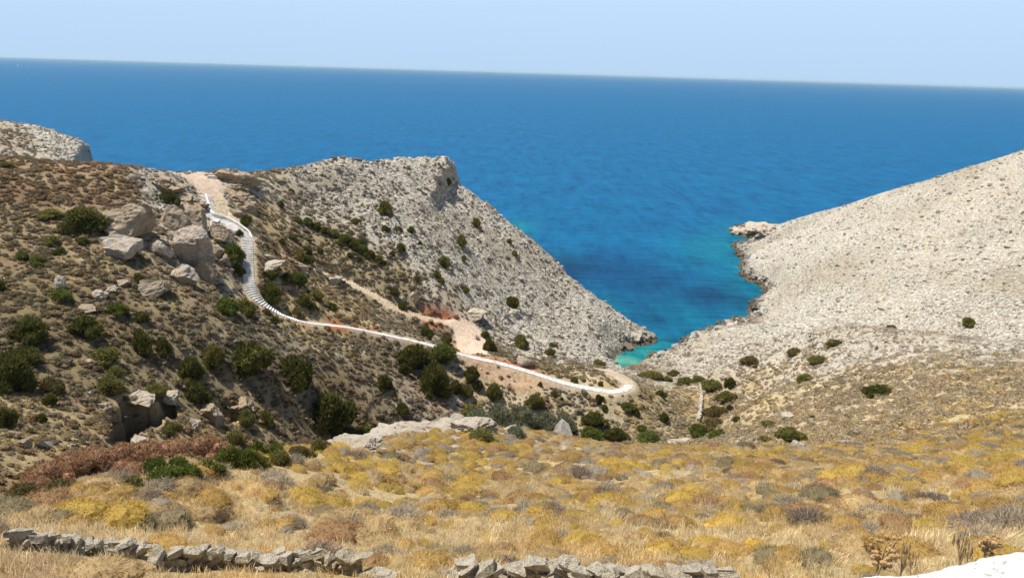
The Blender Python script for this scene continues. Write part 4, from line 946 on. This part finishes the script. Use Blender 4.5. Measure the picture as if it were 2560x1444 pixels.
RL = [
 (328, 562, 125, 88, 'large overhanging boulder with a dark shaded underside on the left slope', ROCK, dict(seed=23, sub=5, lean=.25, cuts=12, lo=.5, sink=.12, rough=.1)),
 (318, 625, 95, 78, 'pale leaning slab boulder below the large overhanging one', ROCKW, dict(seed=38, lean=-.3, cuts=14, lo=.55)),
 (404, 622, 58, 54, 'cream split boulder between the slab and the biggest boulder', ROCKW, dict(seed=57, cuts=7, lo=.45)),
 (487, 628, 100, 105, 'biggest boulder, cream with orange stains, left of the stairs', ROCKR, dict(seed=66, sub=5, cuts=14, lo=.55, sink=.14, rough=.1)),
 (462, 685, 75, 60, 'cream rock wedge at the left foot of the biggest boulder', ROCKW, dict(seed=71, cuts=8, lean=.3)),
 (512, 676, 62, 70, 'dark shaded boulder under the right side of the biggest boulder', ROCK, dict(seed=77, cuts=9)),
 (548, 588, 52, 46, 'squarish grey boulder beside the curved upper stairs', ROCK, dict(seed=84, cuts=6, lo=.5)),
 (440, 540, 70, 62, 'rounded grey crag boulder below the dark round bush', ROCK, dict(seed=91, rough=.12)),
 (487, 552, 60, 75, 'dark fractured boulder left of the stair landing', ROCK, dict(seed=95, rough=.13)),
 (538, 626, 42, 42, 'small grey boulder right behind the biggest boulder', ROCK, dict(seed=103)),
 (560, 650, 40, 30, 'low grey boulder left of the dark bush by the stairs', ROCK, dict(seed=107)),
 (388, 718, 75, 48, 'fractured boulder with a black shaded side below the boulder field', ROCK, dict(seed=111, rough=.14)),
 (312, 707, 36, 24, 'small dark boulder left of the little dark bush', ROCK, dict(seed=119)),
 (250, 737, 40, 28, 'pale low boulder in the scrub of the left slope', ROCKW, dict(seed=126)),
 (277, 722, 26, 18, 'small pale rock just above the pale low boulder', ROCKW, dict(seed=129)),
 (152, 710, 26, 44, 'upright pale stone standing on the left slope', ROCKW, dict(seed=133, cuts=6)),
 (210, 770, 50, 20, 'group of broken grey rock on the left slope', ROCK, dict(seed=139, rough=.17)),
 (675, 662, 72, 34, 'pale pointed rock right of the stairs above the bushes', ROCKW, dict(seed=141, lean=.4)),
 (672, 641, 44, 18, 'low pale rock at the end of the stair wall', ROCKW, dict(seed=147)),
 (752, 673, 32, 30, 'grey rock on the lower edge of the dirt road', ROCK, dict(seed=152)),
 (838, 699, 46, 20, 'cluster of grey rock at the narrow part of the dirt road', ROCKW, dict(seed=158, rough=.16)),
 (1036, 741, 30, 30, 'white rounded rock on the scrub above the red cutting', ROCKW, dict(seed=161)),
 (1006, 746, 18, 14, 'small white rock left of the rounded white one', ROCKW, dict(seed=165)),
 (1190, 785, 58, 38, 'striped grey rock above the sandy turnaround', ROCKW, dict(seed=171, rough=.12)),
 (1314, 901, 46, 36, 'oval boulder with a rust patch leaning over the white path', ROCKR, dict(seed=181, cuts=5)),
 (1193, 842, 18, 16, 'red brown rock lying on the sandy slope', ROCKR, dict(seed=187, sub=3)),
 (622, 510, 50, 40, 'overhanging rock at the right end of the crag by the platform', ROCK, dict(seed=191, lean=.3, rough=.12)),
 (590, 530, 30, 22, 'small dark boulder at the edge of the dirt road', ROCK, dict(seed=197)),
 (1695, 1107, 60, 24, 'white rock at the upper edge of the near slope', ROCKW, dict(seed=201)),
 (1992, 1116, 42, 30, 'split rock with a dark gap beside the small tree', ROCKW, dict(seed=207, rough=.14)),
 (1268, 1083, 18, 16, 'rounded cream rock right of the large olive bush', ROCKW, dict(seed=211, sub=3)),
 (1512, 1012, 18, 12, 'pale stone above the small dark bush under the path', ROCKW, dict(seed=217, sub=3)),
 (66, 1110, 26, 30, 'pale rock on the shaded lower left slope', ROCK, dict(seed=221)),
 (228, 905, 26, 14, 'grey slab on the lower left slope left of the broad olive bush', ROCK, dict(seed=227, sub=3)),
 (225, 984, 16, 14, 'small grey stone left of the round olive bush', ROCKW, dict(seed=229, sub=3)),
 (530, 1035, 60, 50, 'jagged grey crag right of the cave', ROCK, dict(seed=233, rough=.17)),
 (600, 1012, 75, 34, 'jagged ledge of grey rock below the three dark bushes', ROCK, dict(seed=239, rough=.17)),
 (340, 1006, 90, 26, 'white jagged ledge over the black cave', ROCKW, dict(seed=243, rough=.17, sink=.4)),
 (415, 1003, 70, 30, 'white jagged rock over the right side of the cave', ROCKW, dict(seed=249, rough=.17, sink=.4)),
 (262, 1022, 40, 30, 'grey rock at the left shoulder of the cave', ROCK, dict(seed=253, rough=.17)),
 (350, 1105, 40, 26, 'pale broken rock at the foot of the cave', ROCKW, dict(seed=257, rough=.17)),
 (487, 1062, 32, 44, 'pale upright shard at the right end of the cave', ROCKW, dict(seed=259, rough=.17)),
 (1280, 780, 44, 20, 'broken rock around a dark hollow in the pale face', ROCKW, dict(seed=261, rough=.17)),
 (2030, 1010, 10, 8, 'tiny white stone on the right slope', ROCKW, dict(seed=263, sub=2)),
 (1968, 1040, 34, 22, 'pale tilted slab on the right slope above the tree', ROCKW, dict(seed=267)),
 (1586, 838, 44, 18, 'rocky nose at the very tip of the headland by the water', ROCKW, dict(seed=271, rough=.13)),
 (1140, 1046, 40, 28, 'rounded cream knob on top of the white rock ledge', ROCKW, dict(seed=281)),
 (955, 1098, 50, 24, 'cream rock half buried in grass on the ledge', ROCKW, dict(seed=301, sink=.4)),
 (600, 1165, 32, 10, 'small grey rubble on the edge of the grass by the gully', ROCK, dict(seed=303, rough=.17)),
]
for u, v, w, h, lb, m, kw in RL: boulder(u, v, w, h, lb, m, **kw)
# crags: several broken masses grown together, each crag one thing
def crag(pts, label, mat, seed):
    Vs, Fs, o = [], [], 0; c0_ = None
    for i, (u, v, w, h) in enumerate(pts):
        x, y, z, D = hit(u, v+h*.3); sl = math.hypot(D, H-z); R = w/2*sl/F; Hh = h*sl/F/2
        if c0_ is None: c0_ = np.array((x, y, z))
        q = rock_mesh(seed+i*3, 4, 8, .26, None, 'tmp', .5, 3.0); co = np.empty(len(q.vertices)*3, np.float32); q.vertices.foreach_get('co', co); co = co.reshape(-1, 3); bpy.data.meshes.remove(q)
        a = seed+i*1.7; Rz = np.array(Matrix.Rotation(a, 3, 'Z')); co = co @ Rz.T; co = co*np.array([R*1.15, R*.9, Hh*1.1])+np.array((x, y, z+Hh*.1))-c0_
        Vs.append(co); Fs.append(ICO[4][1]+o); o += len(co)
    me = mesh_np('rock_crag', np.concatenate(Vs), np.concatenate(Fs), mat, False); ob = link(bpy.data.objects.new('rock_crag', me)); ob.location = c0_; tag(ob, label, 'rock outcrop')
crag([(405, 450, 50, 26), (425, 470, 55, 30), (450, 490, 55, 30), (470, 510, 50, 36), (490, 530, 50, 36), (440, 460, 40, 22), (500, 510, 30, 34)], 'long pale broken crag running down left of the earth platform', ROCK, 411)
crag([(575, 438, 50, 22), (600, 450, 55, 30), (580, 490, 50, 26), (605, 495, 50, 30), (590, 465, 50, 22)], 'weathered crag between the earth platform and the headland', ROCK, 433)
crag([(1120, 1062, 120, 34), (1060, 1068, 120, 34), (1000, 1078, 100, 32), (1172, 1068, 90, 36), (1195, 1060, 50, 30)], 'broad pale rock ledge on the upper edge of the near slope', ROCKW, 503)
crag([(955, 1094, 120, 26), (915, 1108, 120, 26), (880, 1120, 110, 24)], 'lower cream rock running down left from the broad ledge', ROCKW, 541)
crag([(1862, 577, 62, 26), (1892, 570, 72, 34), (1922, 574, 46, 26)], 'low pale islet rock joined to the right shore at the cove mouth', ROCKW, 487)
crag([(1112, 418, 30, 14), (1094, 440, 26, 18), (1080, 468, 26, 20)], 'broken cliff step with a shaded face at the top of the headland', ROCKW, 471)
# ================================================================== PATH, STAIRS, WALLS
pl3 = pline; s_arc = np.concatenate([[0], np.cumsum(np.hypot(*np.diff(pl3, axis=0).T))])
def at_s(s):
    return np.array([np.interp(s, s_arc, pl3[:, 0]), np.interp(s, s_arc, pl3[:, 1]), np.interp(s, s_arc, pz)])
def s_near(u, v):
    x, y, z = atD(*min(PTH, key=lambda p: (p[0]-u)**2+(p[1]-v)**2)); return s_arc[np.argmin(np.hypot(pl3[:, 0]-x, pl3[:, 1]-y))]
def box_between(a, b, hw, top_a, top_b, th, off=0.):
    d = (b-a)[:2]; d = d/np.linalg.norm(d); nrm = np.array([-d[1], d[0]]); V = []
    for p, t in ((a, top_a), (b, top_b)):
        for sgn in (-1, 1):
            q = p[:2]+nrm*(off+sgn*hw)
            V += [(q[0], q[1], t-th), (q[0], q[1], t)]
    F_ = [(0, 1, 3, 2), (4, 6, 7, 5), (1, 5, 7, 3), (0, 2, 6, 4), (0, 4, 5, 1), (2, 3, 7, 6)]; return V, F_
s0 = s_near(514, 489); sE = s_near(744, 805); sX = s_near(1572, 966)
stair = link(bpy.data.objects.new('stairway', None)); o0 = at_s(s0); stair.location = o0; tag(stair, 'long white stairway winding down from the earth platform to the path', 'stairs')
nst = 94; sb = np.linspace(s0, sE, nst+1); hs = .95
for i in range(nst):
    a, b = at_s(sb[i]), at_s(sb[i+1]); V, F_ = box_between(a, b+(b-a)*.02, hs+.06*random.random(), a[2]-.0, a[2]-.02, .5)
    me = mesh_np('step', np.array(V)-o0, F_, WHITE, False); link(bpy.data.objects.new('step', me), stair)
# landing half way and the slab at the first bend
a = np.array(hit(533, 552)[:3]); c = at_s(s_near(550, 552))
V, F_ = box_between(np.array([c[0]-3.0, c[1]-1.6, 0]), np.array([c[0]+.4, c[1]-1.2, 0]), 1.15, c[2]+.12, c[2]+.12, 1.0)
link(bpy.data.objects.new('landing', mesh_np('landing', np.array(V)-o0, F_, WHITE, False)), stair)
# low parapet wall above the stairs
WP = [(514,488,172.4),(520,508,169.6),(529,535,164.8),(534,541,163.8),(558,542,163.4),(574,548,162.6),(599,563,160.2),(624,580,157.6),(630,597,155.2),(638,624,152.8)]
WW = np.array([atD(*p) for p in WP]); wq = smooth_line(resample(WW, .5), 1); wzz = along(wq, WW)
wall = []; Vs, Fs = [], []
for i in range(len(wq)-1):
    a = np.array([*wq[i], wzz[i]]); b = np.array([*wq[i+1], wzz[i+1]]); V, F_ = box_between(a, b, .2, a[2]+.45, b[2]+.45, 1.4); Fs += [[q+len(Vs) for q in f] for f in F_]; Vs += V
Vs = np.array(Vs); ob = link(bpy.data.objects.new('low_wall', mesh_np('low_wall', Vs-Vs[0], Fs, WHITE, False))); ob.location = Vs[0]; tag(ob, 'low white wall following the upper stairs along the dirt road', 'wall')
# white path: separate slabs in one structure
Vs, Fs = [], []; s = sE; k = 0
while s < sX:
    L_ = .95; a, b = at_s(s), at_s(s+L_-.05); hw = .88+.14*random.random(); V, F_ = box_between(a, b, hw, a[2]+.05+.03*random.random(), b[2]+.05, .45, off=.06*random.uniform(-1, 1)); Fs += [[q+len(Vs) for q in f] for f in F_]; Vs += V; s += L_
ob = link(bpy.data.objects.new('path', mesh_np('path', np.array(Vs), Fs, WHITE, False))); tag(ob, 'white paved footpath crossing the slope down to the cove', kind='structure')
# bench-like white platform block on the earth platform
x, y, z, D = hit(533, 445); V, F_ = box_between(np.array([x-1.1, y, 0]), np.array([x+1.1, y+.1, 0]), .55, z+.5, z+.5, .9)
pb = link(bpy.data.objects.new('viewing_bench', None)); pb.location = (x, y, z); tag(pb, 'white masonry bench block at the back of the earth platform', 'bench')
link(bpy.data.objects.new('seat', mesh_np('seat', np.array(V)-np.array((x, y, z)), F_, WHITE, False)), pb)
V, F_ = box_between(np.array([x-2.2, y+.95, 0]), np.array([x+1.4, y+1.05, 0]), .14, z+.75, z+.75, 1.2)
link(bpy.data.objects.new('backrest', mesh_np('backrest', np.array(V)-np.array((x, y, z)), F_, plain('grey_mortar', (.42, .38, .32)), False)), pb)
# ---- dry stone walls
STM = [rock_mesh(800+i, 3, 3, .035, STONE, 'stone', .50, 1.5, True) for i in range(12)]
def dry_wall(px, hgt, size, label, courses, maxst, light=1.0, thick=.35):
    pts = [hit(*p) for p in px]; Q = resample(pts, size*.8); root = link(bpy.data.objects.new('dry_stone_wall', None))
    root.location = (*Q[0], float(zat(*Q[0]))); tag(root, label, 'wall'); R0 = np.array(root.location); cnt = 0
    core = []
    for c in range(courses):
        for i in range(len(Q)-1):
            t = i+random.uniform(-.3, .3)+(.5 if c % 2 else 0); j = min(max(int(t), 0), len(Q)-2); fr = t-j; p = Q[j]*(1-fr)+Q[j+1]*fr; d = Q[j+1]-Q[j]; an = math.atan2(d[1], d[0])
            hloc = hgt*(.75+.5*float(fbm(np.array([p[0]]), np.array([p[1]]), 2.5, 2, 301)[0]+.2))
            zc = hloc*(c+.5)/courses; top = c == courses-1; sc = size*random.uniform(.42, .72)*(1.25 if top else .9)
            pos_ = (p[0]+random.uniform(-.08, .08)-R0[0], p[1]+random.uniform(-thick*.4, thick*.2)-R0[1], float(zat(p[0], p[1]))+zc-R0[2])
            sc3 = (sc*random.uniform(.8, 1.5), sc*random.uniform(.8, 1.1), min(sc, hgt/courses*random.uniform(.55, .9))*(1.2 if top else 1)); rt = (random.uniform(-.25, .25), random.uniform(-.35, .35)*(1.6 if top else 1), an+random.uniform(-.5, .5))
            if cnt < maxst and (courses < 3 or c >= 1 or random.random() < .5):
                o = bpy.data.objects.new('stone', random.choice(STM)); link(o, root); o.location = pos_; o.scale = sc3; o.rotation_euler = rt; cnt += 1
            else: core.append((pos_, sc3, rt))
    Vs, Fs, n0 = [], [], 0
    for i in range(len(Q)-1):      # rubble heart of the wall
        core.append(((Q[i][0]-R0[0], Q[i][1]+.05-R0[1], float(zat(*Q[i]))+hgt*.3-R0[2]), (size*.8, size*.6, hgt*.38), (0, 0, random.uniform(0, 6))))
    for pos_, sc3, rt in core:
        me_ = random.choice(STM); co = np.empty(len(me_.vertices)*3, np.float32); me_.vertices.foreach_get('co', co); co = co.reshape(-1, 3)*np.array(sc3)
        Rm = np.array(Matrix.Rotation(rt[2], 3, 'Z') @ Matrix.Rotation(rt[1], 3, 'Y') @ Matrix.Rotation(rt[0], 3, 'X')); co = co @ Rm.T+np.array(pos_); Vs.append(co); Fs.append(ICO[3][1]+n0); n0 += len(co)
    link(bpy.data.objects.new('rubble_core', mesh_np('rubble_core', np.concatenate(Vs), np.concatenate(Fs), STONE, False)), root)
dry_wall([(45, 1372), (130, 1372), (250, 1385), (372, 1392)], .46, .26, 'tumbled dry stone wall at the lower left, shaded and overgrown', 4, 98)
dry_wall([(400, 1425), (520, 1418), (700, 1424), (915, 1438)], .54, .27, 'dry stone wall of pale blocks left of the middle of the bottom edge', 4, 98)
dry_wall([(925, 1440), (1000, 1452)], .2, .3, 'collapsed end of stones between the two lower walls', 2, 20)
dry_wall([(1140, 1462), (1300, 1462), (1480, 1470), (1640, 1476), (1830, 1482)], .56, .33, 'dry stone wall of large angular slabs along the bottom edge', 4, 98)
pts = [hit(1751, 970), hit(1753, 1000), hit(1751, 1030), hit(1745, 1056)]; Q = resample(pts, .55); Vs, Fs, n0 = [], [], 0
for i in range(len(Q)):
    for c in range(3):
        me_ = STM[(i+c) % 12]; co = np.empty(len(me_.vertices)*3, np.float32); me_.vertices.foreach_get('co', co); co = co.reshape(-1, 3)*.42*np.array([1.0, 1.2, .7])*random.uniform(.8, 1.2)
        Vs.append(co+np.array([Q[i][0]+random.uniform(-.1, .1), Q[i][1], float(zat(*Q[i]))+.15+.35*c])-np.array([*Q[0], 0])); Fs.append(ICO[3][1]+n0); n0 += len(co)
ob = link(bpy.data.objects.new('stone_wall', mesh_np('stone_wall', np.concatenate(Vs), np.concatenate(Fs), ROCKW, False))); ob.location = (*Q[0], 0); tag(ob, 'narrow pale stone wall standing end-on in the valley below the cove', 'wall')
# ---- whitewashed parapet in the bottom right corner
A_ = np.array(atD(2120, 1456, 2.55)); B_ = np.array(atD(2760, 1352, 3.0)); dn = (B_-A_)/np.linalg.norm(B_-A_); inw = np.cross(dn, (0, 0, 1)); inw /= np.linalg.norm(inw)
if inw[1] > 0: inw = -inw
nu, nv = 260, 70; L_ = np.linalg.norm(B_-A_); uu, vv = np.meshgrid(np.linspace(-.6, 1.4, nu), np.linspace(0, 1, nv), indexing='ij')
prof = vv*2.0     # 0..0.5 outer face, then the top
V = []
for i in range(nu):
    for j in range(nv):
        t = prof[i, j]; b0 = A_+dn*L_*uu[i, j]
        if t < .8: q = b0+np.array((0, 0, -1.5*(1-t/.8)))
        else: q = b0+inw*.55*(t-.8)/1.2+np.array((0, 0, .03*math.sin(min(1, (t-.8)/.4)*math.pi/2)))
        V.append(q)
V = np.array(V); nz = np.array([mnoise.fractal(Vector(p)*9, 1, 2, 5) for p in V]); nz2 = np.array([mnoise.fractal(Vector(p)*2.2, 1, 2, 3) for p in V])
V[:, 2] += .010*nz+.02*nz2; V[:, 1] += .012*nz
ii = (np.arange(nu-1)[:, None]*nv+np.arange(nv-1)[None]).ravel()
pm, nt, bs = newmat('whitewash_plaster'); g = N(nt, 'ShaderNodeNewGeometry'); a1 = noisetex(nt, 45, 6, .7, g.outputs['Position']); a2 = noisetex(nt, 11, 4, .6, g.outputs['Position'])
nt.links.new(mixc(nt, 1.0, ramp(nt, a1, [(.38, (.36, .34, .30)), (.46, (.70, .69, .66))]), ramp(nt, a2, [(.3, (.9, .89, .87)), (.6, (1, 1, 1))]), 'MULTIPLY'), bs.inputs['Base Color']); bs.inputs['Roughness'].default_value = .9; bump(nt, a1, .9, .012, bs)
ob = link(bpy.data.objects.new('parapet_wall', mesh_np('parapet_wall', V-A_, np.stack([ii, ii+nv, ii+nv+1, ii+1], 1), pm))); ob.location = A_; tag(ob, 'rough whitewashed roadside parapet in the lower right corner', 'wall')
# ---- dried thistles behind the parapet
DRY = plain('dry_stem', (.42, .30, .13), .8, 30, .25, 0); HEADM = plain('dry_seed_head', (.36, .22, .09), .9, 60, .35, 0)
def thistle(u, v, D, hgt, ns, label, seed, heads=True):
    r = random.Random(seed); p = np.array(atD(u, v, D)); root = link(bpy.data.objects.new('dry_plant', None)); root.location = p; tag(root, label, 'dry plant', None)
    for i in range(ns):
        a = r.uniform(0, 6.28); ln = r.uniform(.1, .45); h_ = hgt*r.uniform(.6, 1.05)
        pth = [(ln*h_*math.cos(a)*t*t, ln*h_*math.sin(a)*t*t, h_*t*(1-.25*ln*t)) for t in np.linspace(0, 1, 6)]
        V1, F1 = tube(pth, [.004-.0005*q for q in range(6)], 4); link(bpy.data.objects.new('stem', mesh_np('stem', V1, F1, DRY)), root)
        Vs, Fs, n0 = [], [], 0
        for k in range(7 if heads else 4):
            t = 1-.07*k; base = np.array(pth[-1])*t+np.array((r.uniform(-.02, .02), r.uniform(-.02, .02), 0)); q, qf = ICO[1]
            if heads: qq = q*(.012*r.uniform(.7, 1.4))+base
            else: qq = q*np.array([.003, .003, .02])*r.uniform(.8, 1.3)+base
            Vs.append(qq); Fs.append(qf+n0); n0 += len(q)
        link(bpy.data.objects.new('seed_head', mesh_np('seed_head', np.concatenate(Vs), np.concatenate(Fs), HEADM, False)), root)
thistle(2190, 1452, 3.4, .22, 6, 'brown dried thistle with round seed heads left of the parapet corner', 1)
thistle(2250, 1440, 3.6, .17, 8, 'pale dry grass clump with feathery heads behind the parapet', 2, False)
thistle(2395, 1425, 3.5, .17, 7, 'nodding dry oat grass clump behind the middle of the parapet', 3, False)
thistle(2455, 1415, 3.6, .17, 5, 'dry plant with pale seed heads behind the right part of the parapet', 4)
# ---- two distant sailing boats
SAILM = plain('white_sailcloth', (.85, .85, .83), .7, .1, .02, 0); HULL = plain('white_hull', (.8, .8, .8), .4, .1, .02, 0)
def sailboat(u, v, Ls, label, rz):
    x, y, _ = atZ(u, v, 0); root = link(bpy.data.objects.new('sailing_boat', None)); root.location = (x, y, 0); root.rotation_euler = (0, 0, rz); root.scale = (Ls, Ls, Ls); tag(root, label, 'sailing boat')
    n_ = 14; V = []; 
    for i in range(n_+1):
        t = i/n_; X = -.5+t; wd = .15*math.sin(math.pi*min(1, .25+t*.75))**.8*(1 if t < .98 else .1); sheer = .09+.04*(t-.4)**2
        V += [(X, -wd, sheer), (X, -wd*.75, .0), (X, 0, -.05), (X, wd*.75, .0), (X, wd, sheer)]
    Fs = [[i*5+j, i*5+j+1, i*5+j+6, i*5+j+5] for i in range(n_) for j in range(4)]+[[i*5, i*5+5, i*5+9, i*5+4] for i in range(n_)]
    link(bpy.data.objects.new('hull', mesh_np('hull', V, Fs, HULL, False)), root)
    V1, F1 = tube([(.05, 0, .05), (.05, 0, 1.35)], [.012, .008], 6); link(bpy.data.objects.new('mast', mesh_np('mast', V1, F1, HULL)), root)
    def sail(nm, p, q, r_):
        g_ = []; p, q, r_ = map(np.array, (p, q, r_)); m_ = 8; F_ = []; V_ = []
        for side_ in (0, .006):
            for i in range(m_+1):
                for j in range(m_+1):
                    a_, b_ = i/m_, j/m_; pt = p*(1-a_)+(q*(1-b_)+r_*b_)*a_; V_.append(pt+np.array((0, .07*math.sin(math.pi*b_)*math.sin(math.pi*min(a_, .95))+side_, 0)))
        o_ = (m_+1)**2
        for s_ in (0, 1):
            for i in range(m_):
                for j in range(m_): k_ = s_*o_+i*(m_+1)+j; F_.append([k_, k_+1, k_+m_+2, k_+m_+1])
        link(bpy.data.objects.new(nm, mesh_np(nm, V_, F_, SAILM)), root)
    sail('mainsail', (.04, 0, 1.32), (.04, 0, .2), (-.45, 0, .2)); sail('jib', (.07, 0, 1.2), (.08, 0, .16), (.48, 0, .12))
sailboat(45, 168, 17, 'tiny white sailing boat far out at the left, below the horizon', 2.36)
sailboat(2198, 216.5, 22, 'tiny white sailing boat close to the horizon at the right', 2.36)
# ================================================================== HAZE
bpy.ops.mesh.primitive_cube_add(size=1); hzb = bpy.context.object; hzb.name = 'haze'; hzb.scale = (190000, 190000, 110); hzb.location = (0, 0, 110/2-25)
hm = bpy.data.materials.new('haze_air'); hm.use_nodes = True; nt = hm.node_tree; nt.nodes.clear(); ov = nt.nodes.new('ShaderNodeOutputMaterial'); pv = nt.nodes.new('ShaderNodeVolumePrincipled')
pv.inputs['Color'].default_value = (.72, .92, 1, 1); pv.inputs['Density'].default_value = 2.6e-5; pv.inputs['Anisotropy'].default_value = .2
nt.links.new(pv.outputs[0], ov.inputs['Volume']); hzb.data.materials.append(hm); tag(hzb, 'thin blue sea haze', 'haze', kind='stuff')
